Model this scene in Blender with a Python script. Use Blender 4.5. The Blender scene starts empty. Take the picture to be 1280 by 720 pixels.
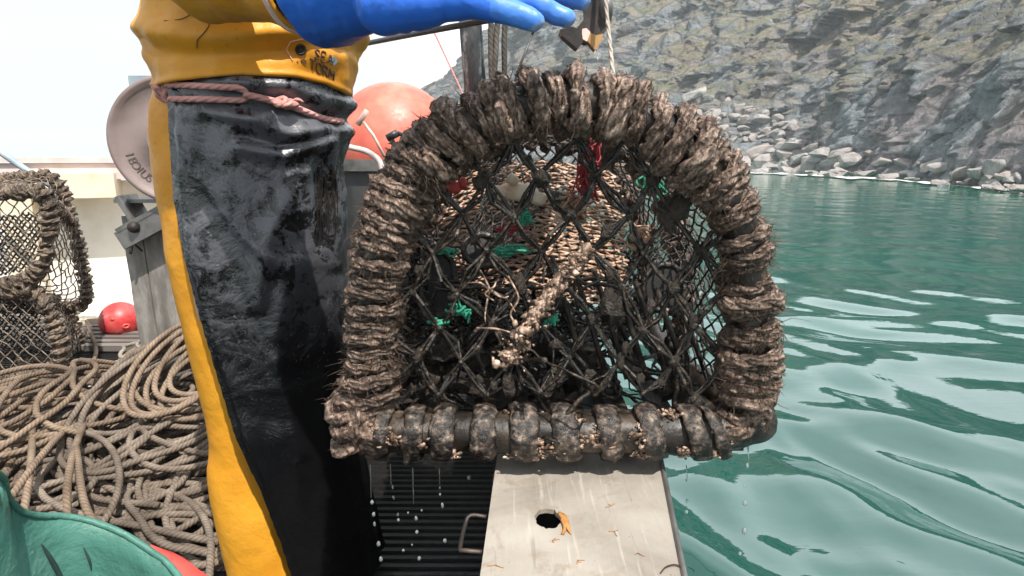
import bpy, bmesh, math, random
import numpy as np
from mathutils import Vector
from mathutils.bvhtree import BVHTree
rng = np.random.default_rng(7)
random.seed(7)
S = bpy.context.scene
COL = S.collection
R = math.radians
PI = math.pi
# ------------------------------------------------------------ camera model
F = 760.0
P = R(12.25)
CP, SP = math.cos(P), math.sin(P)
CAM = np.array([0.0, 0.0, 1.0])
WATER = -0.30
RAIL = 0.565

def ray(px, py):
    t = (360 - py) / F
    return np.array([(px - 640) / F, CP + t * SP, -SP + t * CP])

def at(px, py, Y):
    d = ray(px, py)
    return CAM + d * (Y / d[1])

def on_z(px, py, z):
    d = ray(px, py)
    return CAM + d * ((z - 1.0) / d[2])

def proj(p):
    q = np.asarray(p) - CAM
    ax = q[1] * CP - q[2] * SP
    up = q[1] * SP + q[2] * CP
    return 640 + F * q[0] / ax, 360 - F * up / ax

# ------------------------------------------------------------ noise
def _h(ix, iy, iz, s):
    n = (ix * 374761393 + iy * 668265263 + iz * 1274126177 + s * 974711) & 0x7fffffff
    n = ((n ^ (n >> 13)) * 1103515245) & 0x7fffffff
    n = ((n ^ (n >> 16)) * 69069) & 0x7fffffff
    return ((n >> 7) & 0xffff) / 32767.5 - 1.0

def vnoise(p, s=0):
    p = np.asarray(p, float)
    i = np.floor(p).astype(np.int64); f = p - i
    f = f * f * (3 - 2 * f)
    r = 0
    for a in (0, 1):
        wx = f[..., 0] if a else 1 - f[..., 0]
        for b in (0, 1):
            wy = f[..., 1] if b else 1 - f[..., 1]
            for c in (0, 1):
                wz = f[..., 2] if c else 1 - f[..., 2]
                r = r + wx * wy * wz * _h(i[..., 0] + a, i[..., 1] + b, i[..., 2] + c, s)
    return r

def fbm(p, o=4, s=0, g=0.5):
    r = 0; a = 1.0; p = np.asarray(p, float)
    for k in range(o):
        r = r + a * vnoise(p, s + k * 17); p = p * 2.03 + 3.1; a *= g
    return r

def ridged(p, o=4, s=0):
    r = 0; a = 1.0; p = np.asarray(p, float)
    for k in range(o):
        r = r + a * (1 - np.abs(vnoise(p, s + k * 17)) * 2); p = p * 2.1 + 1.7; a *= 0.5
    return r

# ------------------------------------------------------------ mesh builder
class MB:
    def __init__(s):
        s.v = []; s.f = []; s.uv = []; s.n = 0
    def add(s, v, f, uv=None):
        v = np.asarray(v, float)
        s.v.append(v)
        for k, q in enumerate(f):
            s.f.append(tuple(int(i) + s.n for i in q))
            s.uv.append(uv[k] if uv is not None else None)
        s.n += len(v)
        return s
    def verts(s):
        return np.concatenate(s.v) if s.v else np.zeros((0, 3))
    def build(s, name, mat, parent=None, smooth=True, fn=None):
        v = s.verts()
        if fn is not None: v = fn(v)
        if parent is not None:
            v = v - np.array(world_loc(parent))
        me = bpy.data.meshes.new(name)
        me.from_pydata(v.tolist(), [], s.f)
        if any(u is not None for u in s.uv):
            L = me.uv_layers.new(name='UVMap')
            flat = []
            for q, u in zip(s.f, s.uv):
                if u is None: flat += [0.0] * (2 * len(q))
                else:
                    for c in u: flat += [float(c[0]), float(c[1])]
            L.data.foreach_set('uv', flat)
        me.polygons.foreach_set('use_smooth', [smooth] * len(me.polygons))
        me.materials.append(mat)
        me.update()
        o = bpy.data.objects.new(name, me)
        COL.objects.link(o)
        if parent is not None: o.parent = parent
        return o
    # ---- shapes
    def box(s, c, d, ax=None):
        c = np.asarray(c, float); d = np.asarray(d, float) / 2
        v = np.array([[x, y, z] for x in (-1, 1) for y in (-1, 1) for z in (-1, 1)]) * d
        if ax is not None: v = v @ np.asarray(ax, float)
        f = [(0, 1, 3, 2), (4, 6, 7, 5), (0, 4, 5, 1), (2, 3, 7, 6), (0, 2, 6, 4), (1, 5, 7, 3)]
        return s.add(v + c, f)
    def tube(s, path, r, sides=8, closed=False, caps=True, uvs=1.0, sq=None):
        v, f, uv = tube_geo(path, r, sides, closed, caps, uvs, sq)
        return s.add(v, f, uv)
    def sticks(s, A, B, ra, rb=None, sides=4):
        A = np.asarray(A, float); B = np.asarray(B, float)
        if len(A) == 0: return s
        ra = np.broadcast_to(np.asarray(ra, float), (len(A),)); rb = ra if rb is None else np.broadcast_to(np.asarray(rb, float), (len(A),))
        d = B - A; L = np.linalg.norm(d, axis=1, keepdims=True) + 1e-9; d = d / L
        up = np.where(np.abs(d[:, 2:3]) > 0.9, np.array([[1.0, 0, 0]]), np.array([[0, 0, 1.0]]))
        n = np.cross(d, up); n /= np.linalg.norm(n, axis=1, keepdims=True) + 1e-9
        b = np.cross(d, n)
        V = []
        for e, (pt, rr) in enumerate(((A, ra), (B, rb))):
            for k in range(sides):
                a = 2 * PI * k / sides
                V.append(pt + rr[:, None] * (math.cos(a) * n + math.sin(a) * b))
        V = np.stack(V, 1).reshape(-1, 3)
        f = []
        m = 2 * sides
        for i in range(len(A)):
            o = i * m
            for k in range(sides):
                k2 = (k + 1) % sides
                f.append((o + k, o + k2, o + sides + k2, o + sides + k))
        return s.add(V, f)
    def sheet(s, G, closed_u=False, uv=False):
        G = np.asarray(G, float); a, b = G.shape[:2]
        f = []; U = []
        for i in range(a - 1):
            for j in range(b if closed_u else b - 1):
                j2 = (j + 1) % b
                f.append((i * b + j, i * b + j2, (i + 1) * b + j2, (i + 1) * b + j))
                if uv: U.append(((j / b, i / a), ((j + 1) / b, i / a), ((j + 1) / b, (i + 1) / a), (j / b, (i + 1) / a)))
        return s.add(G.reshape(-1, 3), f, U if uv else None)
    def ball(s, c, r, nu=12, nv=8, ax=None, noise=0, ns=1.0, seed=0):
        c = np.asarray(c, float); r = np.broadcast_to(np.asarray(r, float), (3,))
        v = [[0, 0, 1.0]]
        for i in range(1, nv):
            th = PI * i / nv
            for j in range(nu):
                ph = 2 * PI * j / nu
                v.append([math.sin(th) * math.cos(ph), math.sin(th) * math.sin(ph), math.cos(th)])
        v.append([0, 0, -1.0])
        v = np.array(v)
        if noise: v = v * (1 + noise * vnoise(v * ns + seed * 7.7, seed))[:, None]
        v = v * r
        if ax is not None: v = v @ np.asarray(ax, float)
        f = [(0, 1 + j, 1 + (j + 1) % nu) for j in range(nu)]
        for i in range(nv - 2):
            for j in range(nu):
                a = 1 + i * nu + j; b = 1 + i * nu + (j + 1) % nu
                f.append((a, a + nu, b + nu, b))
        l = len(v) - 1; o = 1 + (nv - 2) * nu
        f += [(l, o + (j + 1) % nu, o + j) for j in range(nu)]
        return s.add(v + c, f)
    def loft(s, rings, caps=True):
        G = np.asarray(rings, float); n, m = G.shape[:2]
        s.sheet(G, closed_u=True)
        if caps:
            s.add(G[0], [tuple(range(m))[::-1]]); s.add(G[-1], [tuple(range(m))])
        return s

def frames(path, closed=False):
    p = np.asarray(path, float); n = len(p)
    if closed: t = np.roll(p, -1, 0) - np.roll(p, 1, 0)
    else: t = np.gradient(p, axis=0)
    t /= np.linalg.norm(t, axis=1, keepdims=True) + 1e-12
    N = np.zeros_like(p)
    a = np.array([0, 0, 1.0]) if abs(t[0][2]) < 0.9 else np.array([1.0, 0, 0])
    v = np.cross(t[0], a); v /= np.linalg.norm(v); N[0] = v
    for i in range(1, n):
        v = N[i - 1] - t[i] * np.dot(N[i - 1], t[i]); l = np.linalg.norm(v)
        N[i] = v / l if l > 1e-9 else N[i - 1]
    return p, t, N, np.cross(t, N)

def tube_geo(path, r, sides=8, closed=False, caps=True, uvs=1.0, sq=None):
    p, t, N, B = frames(path, closed)
    n = len(p); r = np.broadcast_to(np.asarray(r, float), (n,))
    a = np.arange(sides) * 2 * PI / sides
    ca, sa = np.cos(a), np.sin(a)
    if sq: ca = ca * sq[0]; sa = sa * sq[1]
    V = p[:, None] + r[:, None, None] * (ca[None, :, None] * N[:, None] + sa[None, :, None] * B[:, None])
    L = np.concatenate([[0], np.cumsum(np.linalg.norm(np.diff(p, axis=0), axis=1))]) * uvs
    f = []; U = []
    m = n if closed else n - 1
    for i in range(m):
        i2 = (i + 1) % n; u0 = L[i]; u1 = L[i + 1] if i + 1 < n else L[i] + (L[i] - L[i - 1])
        for k in range(sides):
            k2 = (k + 1) % sides
            f.append((i * sides + k, i * sides + k2, i2 * sides + k2, i2 * sides + k))
            U.append(((u0, k / sides), (u0, (k + 1) / sides), (u1, (k + 1) / sides), (u1, k / sides)))
    if caps and not closed:
        f.append(tuple(range(sides))[::-1]); U.append([(0, 0)] * sides)
        f.append(tuple((n - 1) * sides + k for k in range(sides))); U.append([(0, 0)] * sides)
    return V.reshape(-1, 3), f, U

def resample(p, n=None, step=None, closed=False, smooth=True):
    """Catmull-Rom through points, evenly re-sampled."""
    p = np.asarray(p, float)
    if closed: q = np.vstack([p[-1], p, p[0], p[1]])
    else: q = np.vstack([2 * p[0] - p[1], p, 2 * p[-1] - p[-2]])
    out = []
    for i in range(1, len(q) - 2):
        for t in np.linspace(0, 1, 16, endpoint=False):
            a, b, c, d = q[i - 1:i + 3]
            out.append(0.5 * (2 * b + (c - a) * t + (2 * a - 5 * b + 4 * c - d) * t * t + (3 * b - a - 3 * c + d) * t ** 3) if smooth else b + (c - b) * t)
    out.append(q[-2]); out = np.array(out)
    L = np.concatenate([[0], np.cumsum(np.linalg.norm(np.diff(out, axis=0), axis=1))])
    if n is None: n = max(2, int(L[-1] / step) + 1)
    s = np.linspace(0, L[-1], n + 1)[:-1] if closed else np.linspace(0, L[-1], n)
    return np.stack([np.interp(s, L, out[:, k]) for k in range(out.shape[1])], 1)

def wrap_path(path, rh, rr, pitch, sides=10, seg=26, jit=0.15, seed=0, squash=1.0):
    """A rope wound round a path; returns centre line points (helix)."""
    p = resample(path, step=pitch / seg)
    p, t, N, B = frames(p)
    n = len(p); g = np.random.default_rng(seed)
    turns = n / seg
    ph = 2 * PI * np.arange(n) / seg
    k = np.arange(n) / seg
    rj = 1 + jit * np.interp(k, np.arange(int(turns) + 3), g.uniform(-1, 1, int(turns) + 3))
    sh = pitch * 0.35 * np.interp(k, np.arange(int(turns) + 3), g.uniform(-1, 1, int(turns) + 3))
    off = rh * rj
    c = p + off[:, None] * (np.cos(ph)[:, None] * N + np.sin(ph)[:, None] * B * squash) + t * sh[:, None]
    return c

def world_loc(o):
    x = Vector((0, 0, 0))
    while o is not None:
        x = x + o.location; o = o.parent
    return x

def thing(name, label, cat, loc=(0, 0, 0), group=None, kind=None):
    o = bpy.data.objects.new(name, None); COL.objects.link(o)
    o.location = [float(c) for c in loc]; o.empty_display_size = 0.05
    return tag(o, label, cat, group, kind)

def tag(o, label=None, cat=None, group=None, kind=None):
    if label: o['label'] = label
    if cat: o['category'] = cat
    if group: o['group'] = group
    if kind: o['kind'] = kind
    return o

def remesh(mb, voxel, smooth=4):
    o = mb.build('tmp', bpy.data.materials[0])
    m = o.modifiers.new('r', 'REMESH'); m.mode = 'VOXEL'; m.voxel_size = voxel; m.use_smooth_shade = True
    if smooth:
        q = o.modifiers.new('s', 'SMOOTH'); q.iterations = smooth; q.factor = 0.5
    dg = bpy.context.evaluated_depsgraph_get(); dg.update()
    me = bpy.data.meshes.new_from_object(o.evaluated_get(dg))
    v = np.empty(len(me.vertices) * 3); me.vertices.foreach_get('co', v)
    f = [tuple(q.vertices) for q in me.polygons]
    bpy.data.objects.remove(o); bpy.data.meshes.remove(me)
    out = MB(); out.add(v.reshape(-1, 3), f)
    return out

# ------------------------------------------------------------ materials
class NT:
    def __init__(s, name):
        s.m = bpy.data.materials.new(name); s.m.use_nodes = True
        s.t = s.m.node_tree; s.b = s.t.nodes['Principled BSDF']
    def n(s, typ, **kw):
        q = s.t.nodes.new(typ)
        for k, v in kw.items():
            if k.startswith('i_'):
                key = k[2:]; key = int(key) if key.isdigit() else key.replace('_', ' ')
                q.inputs[key].default_value = v
            else: setattr(q, k, v)
        return q
    def l(s, a, b): s.t.links.new(a, b)
    def coord(s, kind='Object', scale=(1, 1, 1), rot=(0, 0, 0)):
        c = s.n('ShaderNodeTexCoord'); m = s.n('ShaderNodeMapping')
        m.inputs['Scale'].default_value = scale; m.inputs['Rotation'].default_value = rot
        s.l(c.outputs[kind], m.inputs[0]); return m.outputs[0]
    def noise(s, vec, scale, detail=5, rough=0.55, dist=0):
        q = s.n('ShaderNodeTexNoise'); q.inputs['Scale'].default_value = scale
        q.inputs['Detail'].default_value = detail; q.inputs['Roughness'].default_value = rough
        q.inputs['Distortion'].default_value = dist
        s.l(vec, q.inputs['Vector']); return q.outputs['Fac']
    def ramp(s, fac, stops):
        q = s.n('ShaderNodeValToRGB'); e = q.color_ramp.elements
        while len(e) > 1: e.remove(e[-1])
        for i, (p, c) in enumerate(stops):
            k = e[0] if i == 0 else e.new(p)
            k.position = p; k.color = (*c, 1) if len(c) == 3 else c
        s.l(fac, q.inputs[0]); return q.outputs[0]
    def val(s, fac, a, b, lo=0.0, hi=1.0):
        q = s.n('ShaderNodeMapRange'); q.inputs['From Min'].default_value = a; q.inputs['From Max'].default_value = b
        q.inputs['To Min'].default_value = lo; q.inputs['To Max'].default_value = hi
        s.l(fac, q.inputs['Value']); return q.outputs[0]
    def mix(s, fac, a, b, mode='MIX'):
        q = s.n('ShaderNodeMix', data_type='RGBA', blend_type=mode)
        for inp, x in ((0, fac), (6, a), (7, b)):
            if hasattr(x, 'is_output'): s.l(x, q.inputs[inp])
            else: q.inputs[inp].default_value = (*x, 1) if isinstance(x, tuple) and len(x) == 3 else x
        return q.outputs[2]
    def math(s, op, a, b=0.0):
        q = s.n('ShaderNodeMath', operation=op)
        for i, x in enumerate((a, b)):
            if hasattr(x, 'is_output'): s.l(x, q.inputs[i])
            else: q.inputs[i].default_value = x
        return q.outputs[0]
    def bump(s, h, strength, dist=0.01, prev=None):
        q = s.n('ShaderNodeBump'); q.inputs['Strength'].default_value = strength; q.inputs['Distance'].default_value = dist
        s.l(h, q.inputs['Height'])
        if prev is not None: s.l(prev, q.inputs['Normal'])
        return q.outputs[0]
    def set(s, **kw):
        for k, v in kw.items():
            key = k.replace('_', ' ')
            if hasattr(v, 'is_output'): s.l(v, s.b.inputs[key])
            else: s.b.inputs[key].default_value = (*v, 1) if isinstance(v, tuple) and len(v) == 3 else v
        return s.m

def simple(name, stops, scale=8, detail=5, rough=(0.5, 0.8), bump=0.3, bscale=None, bdist=0.004, metal=0.0, spec=0.5, dist=0.0, stretch=(1, 1, 1)):
    t = NT(name); c = t.coord(scale=stretch); f = t.noise(c, scale, detail, 0.6, dist)
    g = t.noise(c, bscale or scale * 3, 6, 0.65)
    col = t.ramp(f, stops)
    m = t.set(Base_Color=col, Roughness=t.val(g, 0.3, 0.7, rough[0], rough[1]), Metallic=metal, Specular_IOR_Level=spec)
    if bump: t.set(Normal=t.bump(g, bump, bdist))
    return m

def rope_mat(name, dark, mid, light, tw=60.0, scale=14, rough=0.85, wet=0.0, spec=0.25):
    """Laid rope: strands run round the tube along its uv."""
    t = NT(name); uv = t.n('ShaderNodeTexCoord').outputs['UV']
    sx = t.n('ShaderNodeSeparateXYZ'); t.l(uv, sx.inputs[0])
    a = t.math('ADD', t.math('MULTIPLY', sx.outputs[0], tw), t.math('MULTIPLY', sx.outputs[1], 3.0))
    w = t.math('SINE', t.math('MULTIPLY', a, 2 * PI))
    c = t.coord(); f = t.noise(c, scale, 5, 0.65); g = t.noise(c, 190, 3, 0.7); big = t.noise(c, 3.0, 2)
    strand = t.val(w, -1.0, 0.6)
    col = t.mix(t.val(f, 0.3, 0.7), mid, light)
    col = t.mix(t.math('MULTIPLY', t.val(big, 0.45, 0.65), 0.6), col, dark)
    col = t.mix(t.math('MULTIPLY', t.math('SUBTRACT', 1.0, strand), 0.36), col, dark)
    h = t.math('ADD', strand, t.math('MULTIPLY', g, 0.9))
    return t.set(Base_Color=col, Roughness=rough, Normal=t.bump(h, 0.6, 0.002), Specular_IOR_Level=spec)

simple('neutral', [(0, (.2, .2, .2))])
M = {}
# creel rope: mud and weed soaked
def fouled(name, cols, rough=(0.3, 0.8), bs=140, spec=0.5):
    t = NT(name); c = t.coord()
    f = t.noise(c, 26, 6, 0.7); g = t.noise(c, bs, 5, 0.75); b = t.noise(c, 7, 3)
    fib = t.noise(t.coord(scale=(1, 1, .25), rot=(.4, .3, 0)), 260, 3, 0.7)
    uv = t.n('ShaderNodeTexCoord').outputs['UV']; sx = t.n('ShaderNodeSeparateXYZ'); t.l(uv, sx.inputs[0])
    a = t.math('ADD', t.math('MULTIPLY', sx.outputs[0], 30.0), t.math('ADD', t.math('MULTIPLY', sx.outputs[1], 4.0), t.math('MULTIPLY', f, 1.0)))
    w = t.val(t.math('SINE', t.math('MULTIPLY', a, 2 * PI)), -1.0, .7)
    col = t.ramp(t.math('ADD', t.math('MULTIPLY', f, 0.38), t.math('ADD', t.math('MULTIPLY', g, 0.42), t.math('MULTIPLY', fib, 0.20))), cols)
    col = t.mix(t.val(b, 0.45, 0.68, 0, .5), col, (.045, .034, .022))
    col = t.mix(t.math('MULTIPLY', t.math('SUBTRACT', 1.0, w), .5), col, (.03, .021, .015))
    h = t.math('ADD', g, t.math('ADD', t.math('MULTIPLY', fib, 0.7), t.math('MULTIPLY', w, .8)))
    return t.set(Base_Color=col, Roughness=t.val(f, 0.35, 0.65, rough[1], rough[0]), Normal=t.bump(h, 1.0, 0.006), Specular_IOR_Level=spec)
M['wrap'] = fouled('fouled_rope', [(0.41, (.016, .0095, .006)), (0.465, (.125, .074, .053)), (0.52, (.35, .235, .178)), (0.58, (.66, .485, .39)), (.66, (.88, .74, .65))])
M['weed'] = fouled('brown_weed', [(0.35, (.045, .03, .02)), (0.5, (.17, .11, .075)), (0.66, (.42, .3, .21))])
M['twine'] = simple('tarred_twine', [(0.40, (.005, .004, .003)), (0.54, (.016, .012, .009)), (0.64, (.075, .054, .039)), (.75, (.30, .22, .165))], 80, rough=(0.15, 0.5), bump=0.8, bscale=300, bdist=.002)
M['pale_net'] = simple('pale_net_twine', [(0.35, (.12, .06, .035)), (0.5, (.46, .29, .20)), (0.68, (.72, .52, .40))], 40, rough=(.4, .8), bump=0.6, bscale=300, bdist=.002)
M['green_twine'] = simple('green_twine', [(0.3, (.01, .12, .07)), (0.6, (.03, .32, .2))], 50, rough=(.4, .8), bump=.6, bscale=400, bdist=.002)
M['red_twine'] = simple('red_twine', [(0.3, (.12, .012, .016)), (0.6, (.4, .04, .05))], 50, rough=(.4, .8), bump=.6, bscale=400, bdist=.002)
M['bar'] = simple('black_frame_bar', [(0.3, (.005, .004, .0035)), (0.5, (.02, .014, .010)), (.62, (.09, .065, .046)), (.75, (.28, .215, .16))], 22, 8, rough=(0.2, 0.6), spec=.4, bump=0.6, bscale=60)
M['strip'] = simple('rubber_strip', [(0.40, (.010, .008, .007)), (0.5, (.035, .026, .021)), (0.6, (.13, .097, .075)), (.73, (.40, .32, .26))], 95, 9, rough=(0.15, 0.5), bump=1.0, bscale=110)
M['crust'] = simple('barnacle_crust', [(0.36, (.03, .02, .014)), (0.48, (.20, .125, .085)), (0.6, (.52, .37, .28)), (.74, (.8, .7, .6))], 75, rough=(.25, .7), bump=.9, bscale=200, bdist=.003)
M['claw'] = simple('pale_shell', [(0.3, (.55, .33, .2)), (0.55, (.72, .58, .45))], 30, rough=(.3, .6), bump=.3, bscale=90)
# coil ropes
M['rope_grey'] = rope_mat('grey_brown_rope', (.026, .019, .014), (.135, .102, .078), (.32, .26, .21), tw=78)
M['rope_tan'] = rope_mat('tan_rope', (.03, .02, .014), (.16, .11, .078), (.34, .255, .185), tw=78)
M['rope_pale'] = rope_mat('pale_hauling_line', (.06, .05, .042), (.33, .28, .24), (.6, .53, .46), tw=60, scale=60)
M['cord'] = rope_mat('pink_cord', (.35, .12, .10), (.62, .28, .25), (.78, .46, .42), tw=60, spec=.3)
# clothes
def oilskin(name, a, b, rough=.35):
    t = NT(name); c = t.coord(); f = t.noise(c, 5, 5, .6); g = t.noise(c, 16, 4, .6); d = t.noise(c, 70, 4, .7)
    col = t.mix(t.val(f, .4, .66), a, b)
    col = t.mix(t.val(d, .62, .75, 0, .45), col, (.16, .075, .02))
    return t.set(Base_Color=col, Roughness=t.val(g, .3, .7, rough, rough + .25), Normal=t.bump(g, .35, .012), Specular_IOR_Level=.4)
M['yellow'] = oilskin('yellow_oilskin', (.72, .33, .025), (.62, .25, .015))
M['painted_highlight_blue'] = oilskin('blue_rubber_painted_highlight', (.045, .19, .66), (.10, .27, .70), .3)  # sun highlight on the glove fingers, painted as a paler blue
M['dark_rope'] = rope_mat('dark_weathered_rope', (.012, .011, .010), (.06, .052, .045), (.17, .15, .13), tw=40)
M['blue'] = oilskin('blue_rubber', (.02, .13, .62), (.03, .17, .72), .32)
M['fingertip'] = simple('worn_blue_rubber', [(.35, (.05, .2, .62)), (.6, (.22, .3, .5))], 50, rough=(.4, .6), bump=.2)
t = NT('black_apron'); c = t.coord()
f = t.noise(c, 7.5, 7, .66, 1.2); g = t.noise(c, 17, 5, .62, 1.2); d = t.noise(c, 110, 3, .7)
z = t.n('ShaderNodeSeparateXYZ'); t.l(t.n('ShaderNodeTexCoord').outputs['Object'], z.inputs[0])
painted_sheen = t.math('MULTIPLY', t.val(t.math('ADD', t.math('MULTIPLY', f, .45), t.math('ADD', t.math('MULTIPLY', g, .4), t.math('MULTIPLY', d, .15))), .475, .515), t.val(z.outputs[2], .56, .92))
col = t.mix(painted_sheen, (.005, .005, .006), (.078, .078, .09))  # sky sheen on the upper apron painted in as grey
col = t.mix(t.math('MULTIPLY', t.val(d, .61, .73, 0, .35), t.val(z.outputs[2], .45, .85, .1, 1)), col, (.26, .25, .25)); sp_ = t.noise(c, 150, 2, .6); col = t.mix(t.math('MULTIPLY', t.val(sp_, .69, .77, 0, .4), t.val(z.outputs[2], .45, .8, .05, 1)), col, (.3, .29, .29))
M['apron'] = t.set(Base_Color=col, Roughness=t.val(painted_sheen, 0, 1, .11, .32), Specular_IOR_Level=.85, Normal=t.bump(t.math('ADD', t.math('MULTIPLY', g, .5), f), .35, .02))
M['boot'] = simple('boot_rubber', [(.3, (.25, .05, .02)), (.6, (.4, .1, .03))], 8, rough=(.3, .5), bump=.1)
M['skin'] = simple('skin', [(.3, (.5, .28, .2)), (.6, (.6, .36, .27))], 20, rough=(.45, .6), bump=.1)
M['wool'] = simple('dark_wool', [(.3, (.02, .025, .04)), (.6, (.05, .055, .07))], 60, rough=(.8, .95), bump=.6, bscale=200)
M['hair'] = simple('brown_hair', [(.3, (.04, .025, .015)), (.6, (.09, .06, .04))], 60, rough=(.5, .7), bump=.6, bscale=200)
M['ink'] = simple('dark_print', [(.3, (.04, .025, .02)), (.6, (.09, .05, .03))], 40, rough=(.5, .7), bump=0)
M['sky_dot'] = simple('pale_blue_print', [(.3, (.25, .55, .85)), (.6, (.35, .65, .9))], 40, rough=(.5, .7), bump=0)
M['lining'] = simple('pale_pink_lining', [(.3, (.72, .42, .36)), (.6, (.82, .6, .52))], 20, rough=(.5, .7), bump=.2)
# boat
M['plate'] = None
M['black_mat'] = simple('black_ribbed_mat', [(.3, (.003, .003, .003)), (.55, (.006, .0055, .005)), (.75, (.014, .012, .011))], 9, rough=(.3, .6), bump=.4, bscale=50, spec=.3)
M['deck_dark'] = simple('wet_dark_deck', [(.3, (.02, .018, .016)), (.6, (.05, .045, .04))], 6, rough=(.25, .6), bump=.3)
M['slat'] = simple('weathered_slats', [(.3, (.07, .06, .055)), (.6, (.18, .16, .145))], 9, rough=(.4, .8), bump=.4, stretch=(.2, 1, 1))
M['white'] = simple('white_boat_paint', [(.3, (.74, .70, .62)), (.55, (.86, .85, .81))], 4, rough=(.4, .6), bump=.15, bscale=30)
M['cream'] = simple('cream_boat_paint', [(.3, (.68, .57, .41)), (.6, (.82, .74, .60))], 4, rough=(.45, .65), bump=.2)
M['pinkrail'] = simple('faded_pink_rail', [(.3, (.55, .40, .37)), (.6, (.70, .58, .56))], 6, rough=(.45, .7), bump=.3)
M['hull'] = simple('hull_paint', [(.3, (.02, .022, .024)), (.6, (.05, .05, .052))], 5, rough=(.3, .6), bump=.2)
M['greywood'] = simple('weathered_post', [(.25, (.05, .045, .04)), (.5, (.17, .155, .14)), (.62, (.3, .28, .26)), (.75, (.48, .46, .43))], 11, 6, rough=(.55, .85), bump=.7, bscale=40, stretch=(1, 1, .3))
M['mast'] = simple('worn_mast', [(.36, (.022, .024, .027)), (.52, (.07, .075, .08)), (.6, (.3, .3, .3)), (.75, (.42, .42, .41))], 16, 6, rough=(.45, .75), bump=.5, stretch=(1, 1, .45))
M['steel'] = simple('dull_steel', [(.3, (.11, .105, .10)), (.6, (.24, .23, .22))], 12, rough=(.35, .6), bump=.3, metal=.6)
M['brownsteel'] = simple('rusty_dark_steel', [(.3, (.02, .016, .015)), (.55, (.042, .034, .032)), (.72, (.11, .08, .06))], 22, rough=(.4, .7), bump=.4, metal=.3)
M['hauler'] = simple('pinkish_grey_disc', [(.3, (.17, .125, .115)), (.6, (.25, .19, .18))], 7, rough=(.4, .6), bump=.25, bscale=30)
M['bluegrey'] = simple('blue_grey_paint', [(.3, (.2, .26, .32)), (.6, (.32, .38, .42))], 9, rough=(.4, .6), bump=.2)
M['lens'] = simple('lamp_lens', [(.3, (.3, .24, .2)), (.6, (.5, .42, .36))], 30, rough=(.15, .3), bump=0)
M['bluepaint'] = simple('blue_panel', [(.3, (.16, .3, .5)), (.6, (.3, .46, .62))], 30, rough=(.3, .5), bump=0)
M['orange'] = simple('orange_float', [(.3, (.58, .10, .07)), (.5, (.68, .16, .11)), (.66, (.74, .22, .16)), (.78, (.8, .42, .34))], 9, 8, rough=(.35, .6), bump=.12, bscale=60)
M['red'] = simple('red_float', [(.3, (.34, .02, .02)), (.45, (.55, .045, .045)), (.62, (.62, .09, .085)), (.74, (.66, .25, .22))], 14, 8, rough=(.35, .55), bump=.2, bscale=60)
M['green'] = None
M['redtub'] = simple('red_plastic', [(.3, (.6, .05, .04)), (.6, (.72, .1, .08))], 6, rough=(.35, .5), bump=.1)
M['cut'] = simple('dark_gouge', [(.3, (.01, .03, .025)), (.6, (.02, .05, .04))], 40, rough=(.6, .8), bump=0)
M['timber'] = simple('honey_timber', [(.3, (.35, .17, .05)), (.6, (.62, .38, .15))], 30, rough=(.5, .7), bump=.3, stretch=(1, 1, .2))
M['rust'] = simple('rust', [(.3, (.2, .07, .02)), (.6, (.48, .22, .06))], 60, rough=(.7, .9), bump=.5)
M['black'] = simple('black_rubber_hose', [(.3, (.012, .012, .014)), (.6, (.04, .042, .045))], 20, rough=(.3, .5), bump=.2)

t = NT('worn_metal_plate'); c = t.coord(); a = t.noise(c, 5, 6, .6, .5); b = t.noise(c, 60, 5, .7); s_ = t.noise(t.coord(scale=(1, .06, 1)), 120, 3, .6); sp = t.noise(c, 140, 2, .6)
col = t.ramp(a, [(.3, (.215, .19, .165)), (.5, (.315, .283, .247)), (.7, (.385, .35, .31))])
col = t.mix(t.val(b, .5, .75, 0, .35), col, (.33, .25, .17))
col = t.mix(t.val(s_, .6, .75, 0, .3), col, (.66, .62, .57))
col = t.mix(t.val(sp, .70, .75, 0, .8), col, (.20, .12, .06)); st_ = t.noise(c, 10, 8, .72, 1.5); col = t.mix(t.val(st_, .52, .66, 0, .55), col, (.20, .155, .11)); s2_ = t.noise(t.coord(scale=(1, .05, 1), rot=(0, 0, .9)), 150, 2, .6); col = t.mix(t.val(s2_, .66, .74, 0, .4), col, (.16, .13, .1))
M['plate'] = t.set(Base_Color=col, Roughness=t.val(b, .3, .7, .42, .62), Specular_IOR_Level=.45, Normal=t.bump(t.math('ADD', b, s_), .25, .003))
t = NT('green_plastic'); c = t.coord(); a = t.noise(c, 9, 5, .6, .4); b = t.noise(c, 90, 4, .7); s_ = t.noise(t.coord(scale=(1, .15, .1), rot=(0, .3, .5)), 60, 3)
col = t.ramp(a, [(.3, (.045, .14, .11)), (.55, (.07, .205, .165)), (.72, (.13, .28, .23))])
col = t.mix(t.val(s_, .62, .72, 0, .5), col, (.3, .48, .4))
col = t.mix(t.val(b, .68, .74, 0, .8), col, (.45, .55, .5))
M['green'] = t.set(Base_Color=col, Roughness=.5, Normal=t.bump(t.math('ADD', a, t.math('MULTIPLY', b, .2)), .4, .02), Specular_IOR_Level=.4)
t = NT('water_drop'); M['drop'] = t.set(Base_Color=(.9, .95, .97), Roughness=.05, Transmission_Weight=.8, IOR=1.33, Specular_IOR_Level=.9)

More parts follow.
